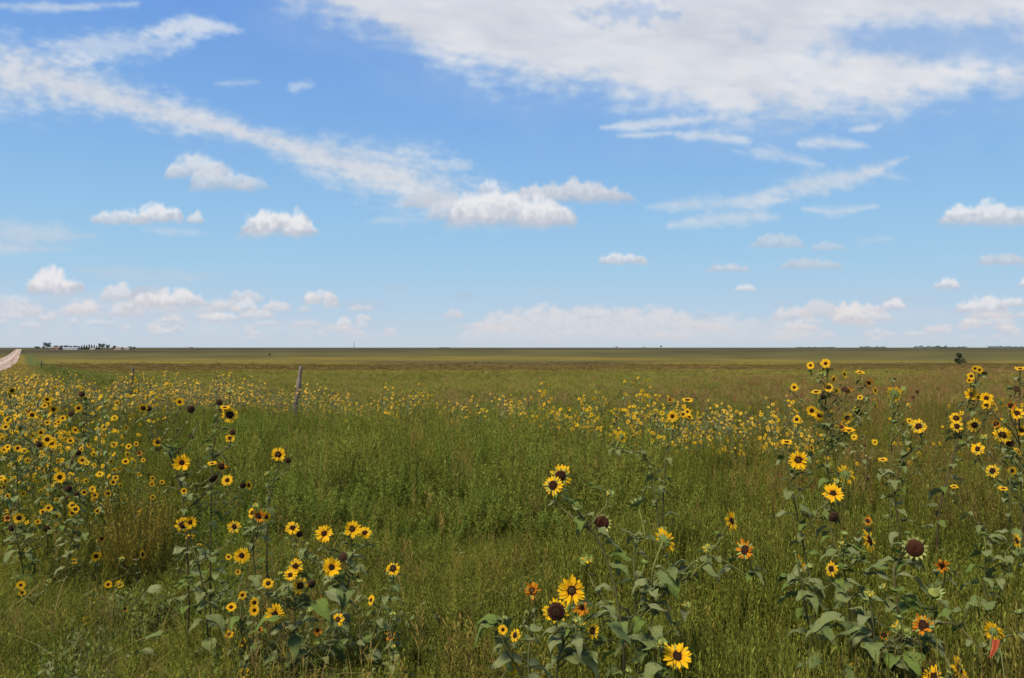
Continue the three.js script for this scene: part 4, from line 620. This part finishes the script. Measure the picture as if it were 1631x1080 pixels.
function panicle(seed, n, tall) {   // thin upright culms with feathery seed heads
  const r = rng(seed), mb = new MB();
  for (let k = 0; k < n; k++) {
    const a = r() * 6.283, q = .12 * Math.sqrt(r()), x = Math.cos(a) * q, z = Math.sin(a) * q, h = tall * (.65 + .5 * r()), lx = .12 * (r() - .5), lz = .12 * (r() - .5), c = [1, .95, .9], P = (f) => V(x + lx * f * f, h * f, z + lz * f * f);
    mb.tube([P(0), P(.5), P(1)], [.0016, .0013, .0007], [c, c, c], 3, false);
    for (let j = 0; j < 9; j++) { const f = .68 + .32 * (j / 9), p = P(f), b = r() * 6.283, L = .022 * (1.3 - f) * 2.6 * (.4 + r()), g = .9 + .5 * r(), col = [1.25 * g, .95 * g, .85 * g], A = mb.v(p.x, p.y, p.z, col), B = mb.v(p.x + Math.cos(b) * L * .5 + .0014, p.y + L * .8, p.z + Math.sin(b) * L * .5, col), D = mb.v(p.x + Math.cos(b) * L * .5 - .0014, p.y + L * .8, p.z + Math.sin(b) * L * .5 + .002, col), E = mb.v(p.x + Math.cos(b) * L, p.y + L * 1.4, p.z + Math.sin(b) * L, col); mb.q(A, B, E, D); }
  }
  return mb.geo();
}
const mGrass = PHY({ roughness: .8, specularIntensity: .05 }), mWeed = PHY({ transmission: .15, thickness: 0, roughness: .85, specularIntensity: .05 });
const kinds = {
  fine: { geos: [grassTuft(1, 44, .34, .8, .0015), grassTuft(2, 44, .3, 1.0, .0014), grassTuft(3, 40, .4, .65, .0016)], mat: mGrass, name: 'green_grass', label: 'fine bent green grass filling the foreground between the sunflowers' },
  weed: { geos: [weed(11, 13, .62, .32, .046, .0028, 70, .6), weed(12, 11, .7, .28, .042, .0026, 78, .75), weed(13, 14, .54, .36, .046, .003, 60, .5)], mat: mWeed, name: 'tall_weeds', label: 'dense feathery green weeds massed in the middle of the foreground' },
  sparse: { geos: [weed(21, 7, .48, .16, .034, .0022, 46, 1.0), weed(22, 6, .42, .14, .03, .0024, 42, .95)], mat: mWeed, name: 'olive_weeds', label: 'sparse olive and reddish weeds covering the right foreground' },
  sage: { geos: [weed(31, 7, .26, .13, .055, .009, 14, .6), weed(32, 6, .22, .12, .05, .008, 14, .7)], mat: mWeed, name: 'grey_weeds', label: 'low grey green broad leaved weeds under the sunflowers' },
  straw: { geos: [panicle(41, 9, .5), panicle(42, 8, .6)], mat: mGrass, name: 'seed_grass', label: 'thin tan and reddish seed grass standing through the green growth' },
  thatch: { geos: [grassTuft(71, 5, .5, 1.7, .0022, 6), grassTuft(72, 4, .6, 1.4, .0024, 6)], mat: mGrass, name: 'dry_stalks', label: 'old bent tan stalks lying through the near green grass' },
  field: { geos: [grassTuft(51, 46, .42, .5, .005, 2), grassTuft(52, 46, .36, .6, .006, 2)], mat: mGrass, name: 'pasture_grass', label: 'olive pasture grass stretching back beyond the sunflower belt' },
};
for (const k of Object.values(kinds)) k.list = k.geos.map(() => []);
const gr = rng(808);
function sow(kind, x, z, s, sy, col) { const k = kinds[kind]; k.list[Math.floor(gr() * k.geos.length)].push([x, z, s, sy, gr() * 6.283, col, (kind === 'weed' ? .5 : .2) * (gr() - .5), (kind === 'weed' ? .5 : .2) * (gr() - .5)]); }
const tint = (a, b, t, v) => [lerp(a[0], b[0], t) * v, lerp(a[1], b[1], t) * v, lerp(a[2], b[2], t) * v];
const GREEN = [.105, .152, .025], LUSH = [.118, .178, .036], OLIVE = [.140, .152, .030], TAN = [.24, .19, .095], RED = [.15, .085, .045], GOLD = [.19, .155, .03], SAGE = [.145, .175, .09], KELLY = [.090, .178, .022];
const scatter = (n, d0, d1, p, margin, fn) => { for (let i = 0; i < n; i++) { const d = d0 * Math.pow(d1 / d0, Math.pow(gr(), p)), half = .70 * d + margin, x = (2 * gr() - 1) * half; if (fromRoad(x, -d) > .1) fn(x, d, 815.5 + (F * x) / d, n2(x * .9, d * .9), n2b(x * .35, d * .35)); } };
const inMass = (X, d, n) => ss(300, 420, X + 60 * n) * (1 - ss(840, 1120, X + 90 * n)) * ss(5.2, 7.0, d + 1.1 * n - .0006 * Math.max(0, X - 850)) * (1 - ss(11.6 + 1.6 * ss(560, 800, X), 13.6 + 3 * ss(560, 800, X), d + n));
// grass everywhere near
scatter(36000, 1.7, 20, 1, .7, (x, d, X, n, m) => {
  const mass = inMass(X, d, n), left = 1 - ss(250, 600, X);
  if (mass > .5 && gr() < .6) return;
  const c = tint(tint(GREEN, OLIVE, ss(-.3, .5, m + .3 * (1 - left)), 1), KELLY, left * ss(-.3, .3, n) * .85, .8 + .45 * gr());
  const low = (d < 6 ? lerp(.62, .9, ss(2, 6, d)) : 1) * (X > 140 && X < 300 && d > 3.8 && d < 4.9 ? .6 : 1); sow('fine', x, -d, .8 + .5 * gr(), low * (.8 + .4 * gr() + .18 * n), gr() < .05 ? tint(TAN, OLIVE, gr(), 1) : c);
});
// the tall feathery mass
scatter(13000, 5.4, 17, .8, .4, (x, d, X, n, m) => {
  const mass = inMass(X, d, n); if (gr() > mass) return;
  const lump = n2b(x * 1.5 + 7, d * 1.1), c = tint(tint(LUSH, GREEN, gr(), 1), [.205, .195, .042], ss(-.2, .7, .6 * lump + .5 * m + .5 * (gr() - .5)) * .45, (.74 + .5 * gr()) * (1 + .22 * lump));
  sow('weed', x, -d, .8 + .45 * gr(), (.62 + .55 * lump + .14 * n + .34 * gr()) * (1 - .3 * ss(12, 15, d)) * (.72 + .28 * ss(5.4, 6.8, d + .5 * n)), c);
});
// single taller weeds and seed heads breaking the even growth
scatter(1500, 2.4, 15, .8, .4, (x, d, X, n, m) => { if (n2(x * .7 + 31, d * .7) < .12 || (X < 560 && d < 4.6)) return; sow('weed', x, -d, .6 + .4 * gr(), (.6 + .35 * gr()) * (d < 5 ? .75 : 1), tint(tint(LUSH, OLIVE, gr(), 1), GOLD, .6 * gr(), .7 + .5 * gr())); });
scatter(700, 5.6, 14, .8, .4, (x, d, X, n, m) => { if (inMass(X, d, n) < .4) return; sow('straw', x, -d, .8 + .5 * gr(), 1.1 + .4 * gr(), tint(TAN, OLIVE, .4 + .6 * gr(), .7 + .3 * gr())); });
// olive weeds in the rest
scatter(26000, 2.3, 17, .85, .6, (x, d, X, n, m) => {
  const mass = inMass(X, d, n); if (gr() < mass * .9) return; if (X < 560 && d < 5.2 && gr() < .8) return; if (d < 5.8 && X < 900 && gr() < .35) return;
  const red = ss(.15, .6, m + .5 * n) * ss(1050, 1350, X) * .55, c = tint(tint(GREEN, OLIVE, .2 + .7 * gr(), 1), RED, red * gr(), .75 + .5 * gr());
  sow('sparse', x, -d, .8 + .5 * gr(), (.7 + .5 * gr() + .25 * n + .2 * m) * (d < 5.8 && X < 900 ? .72 : 1) * (1 + .25 * ss(950, 1250, X)), c);
});
scatter(4200, 2.2, 12, 1, .5, (x, d, X, n, m) => { if (inMass(X, d, n) > .3 || n + .4 * m < (X < 420 ? .3 : .05)) return; sow('sage', x, -d, .7 + .6 * gr(), .7 + .5 * gr(), tint(SAGE, GREEN, .6 * gr(), .75 + .4 * gr())); });
scatter(2600, 2.4, 16, .8, .5, (x, d, X, n, m) => { const right = ss(1000, 1300, X) * ss(4.5, 7, d); if (gr() > .14 + .6 * right || inMass(X, d, n) > .4 + .5 * gr()) return; sow('straw', x, -d, .8 + .4 * gr(), .7 + .4 * gr() + .25 * right, tint(tint(TAN, OLIVE, lerp(.55 + .45 * gr(), gr(), right), 1), RED, (right * .8 + .15) * gr(), .7 + .35 * gr())); });
// old bent stalks and thatch lying through the near grass
scatter(750, 2.2, 9, 1, .5, (x, d, X, n, m) => { if (inMass(X, d, n) > .4) return; sow('thatch', x, -d, .8 + .6 * gr(), .7 + .6 * gr(), tint(TAN, OLIVE, .7 * gr(), .6 + .5 * gr())); });
// the pasture beyond
scatter(80000, 12, 330, .66, 6, (x, d, X, n, m) => {
  if (gr() < ss(120, 330, d)) return;
  if (X > 185 && X < 232 && d > 26 && d < 36) return;
  const g = groundColor(x, -d), k = .95 + .5 * gr(), red = ss(.1, .5, n2(X / 300, Math.log(d) * 4)) * ss(900, 1250, X) * (1 - ss(40, 60, d)) * .6;
  const c = tint([g[0] * 1.2, g[1] * 1.3, g[2] * 1.15], RED, red * gr(), k); sow('field', x, -d, (.9 + .6 * gr()) * (1 + d / 60), (.75 + .5 * gr()) * (1 - .35 * ss(50, 140, d)) * (X > 560 || d > 22 ? 1 : .9), gr() < .06 ? tint(TAN, OLIVE, gr(), .8) : c);
});
scatter(5000, 12, 60, .7, 2, (x, d, X, n, m) => { if (gr() > .1 + .6 * ss(900, 1300, X) + .3 * m) return; sow('straw', x, -d, (1 + d / 30), .8 + .4 * gr(), tint(TAN, RED, ss(800, 1300, X) * gr(), .65 + .35 * gr())); });
{
  const m = new THREE.Matrix4(), e = new THREE.Euler(), q = new THREE.Quaternion(), col = new THREE.Color();
  for (const k of Object.values(kinds)) k.list.forEach((list, i) => {
    const im = new THREE.InstancedMesh(k.geos[i], k.mat, list.length); im.name = numbered(k.name);
    list.forEach(([x, z, s, sy, turn, c, ex, ez], j) => { im.setMatrixAt(j, m.compose(V(x, height(x, z) - .01, z), q.setFromEuler(e.set(ex, turn, ez)), V(s, sy, s))); im.setColorAt(j, col.setRGB(...c)); });
    scene.add(tag(im, k.label + (i ? [', of a second habit', ', of a third habit'][i - 1] : ''), 'grass', null, 'stuff'));
  });
}
// single bushy plants that stand out
{
  const bush = (name, label, px, d, geo, s, sy, c) => { const b = ground(px, d), t = thing(name, label, 'bush', [b.x, b.y, b.z], px), g = geo.clone(), a = g.attributes.color; for (let i = 0; i < a.count; i++) a.setXYZ(i, a.getX(i) * c[0], a.getY(i) * c[1], a.getZ(i) * c[2]); const o = part('foliage', g, mWeed, t); o.scale.set(s, sy, s); o.userData.kind = 'stuff'; const mb = new MB(); for (let k = 0; k < 5; k++) mb.tube([V(0, 0, 0), V(.03 * (k - 2) * s, .25 * sy, .02 * Math.sin(k * 2))], [.006, .003], [[.16, .07, .035], [.15, .08, .035]], 5); part('stem', mb.geo(), mStem, t); };
  bush('yellowish_bush', 'fine leaved yellowish green bush with reddish stems at lower left', 212, 5.0, weed(61, 60, .72, .3, .034, .0026, 70, .95), 1, 1, [.235, .2, .04]);
  bush('yellowish_bush', 'smaller fine yellowish bush just behind the larger one at lower left', 250, 5.5, weed(62, 34, .6, .24, .034, .0028, 50, .9), 1, 1, [.21, .19, .04]);
  bush('rusty_weed', 'thin rusty brown weed standing above the yellow row left of centre', 757, 9.6, weed(63, 7, 1.0, .09, .05, .006, 26, .9), 1, 1, [.13, .075, .02]);
}
renderer.render(scene, camera);
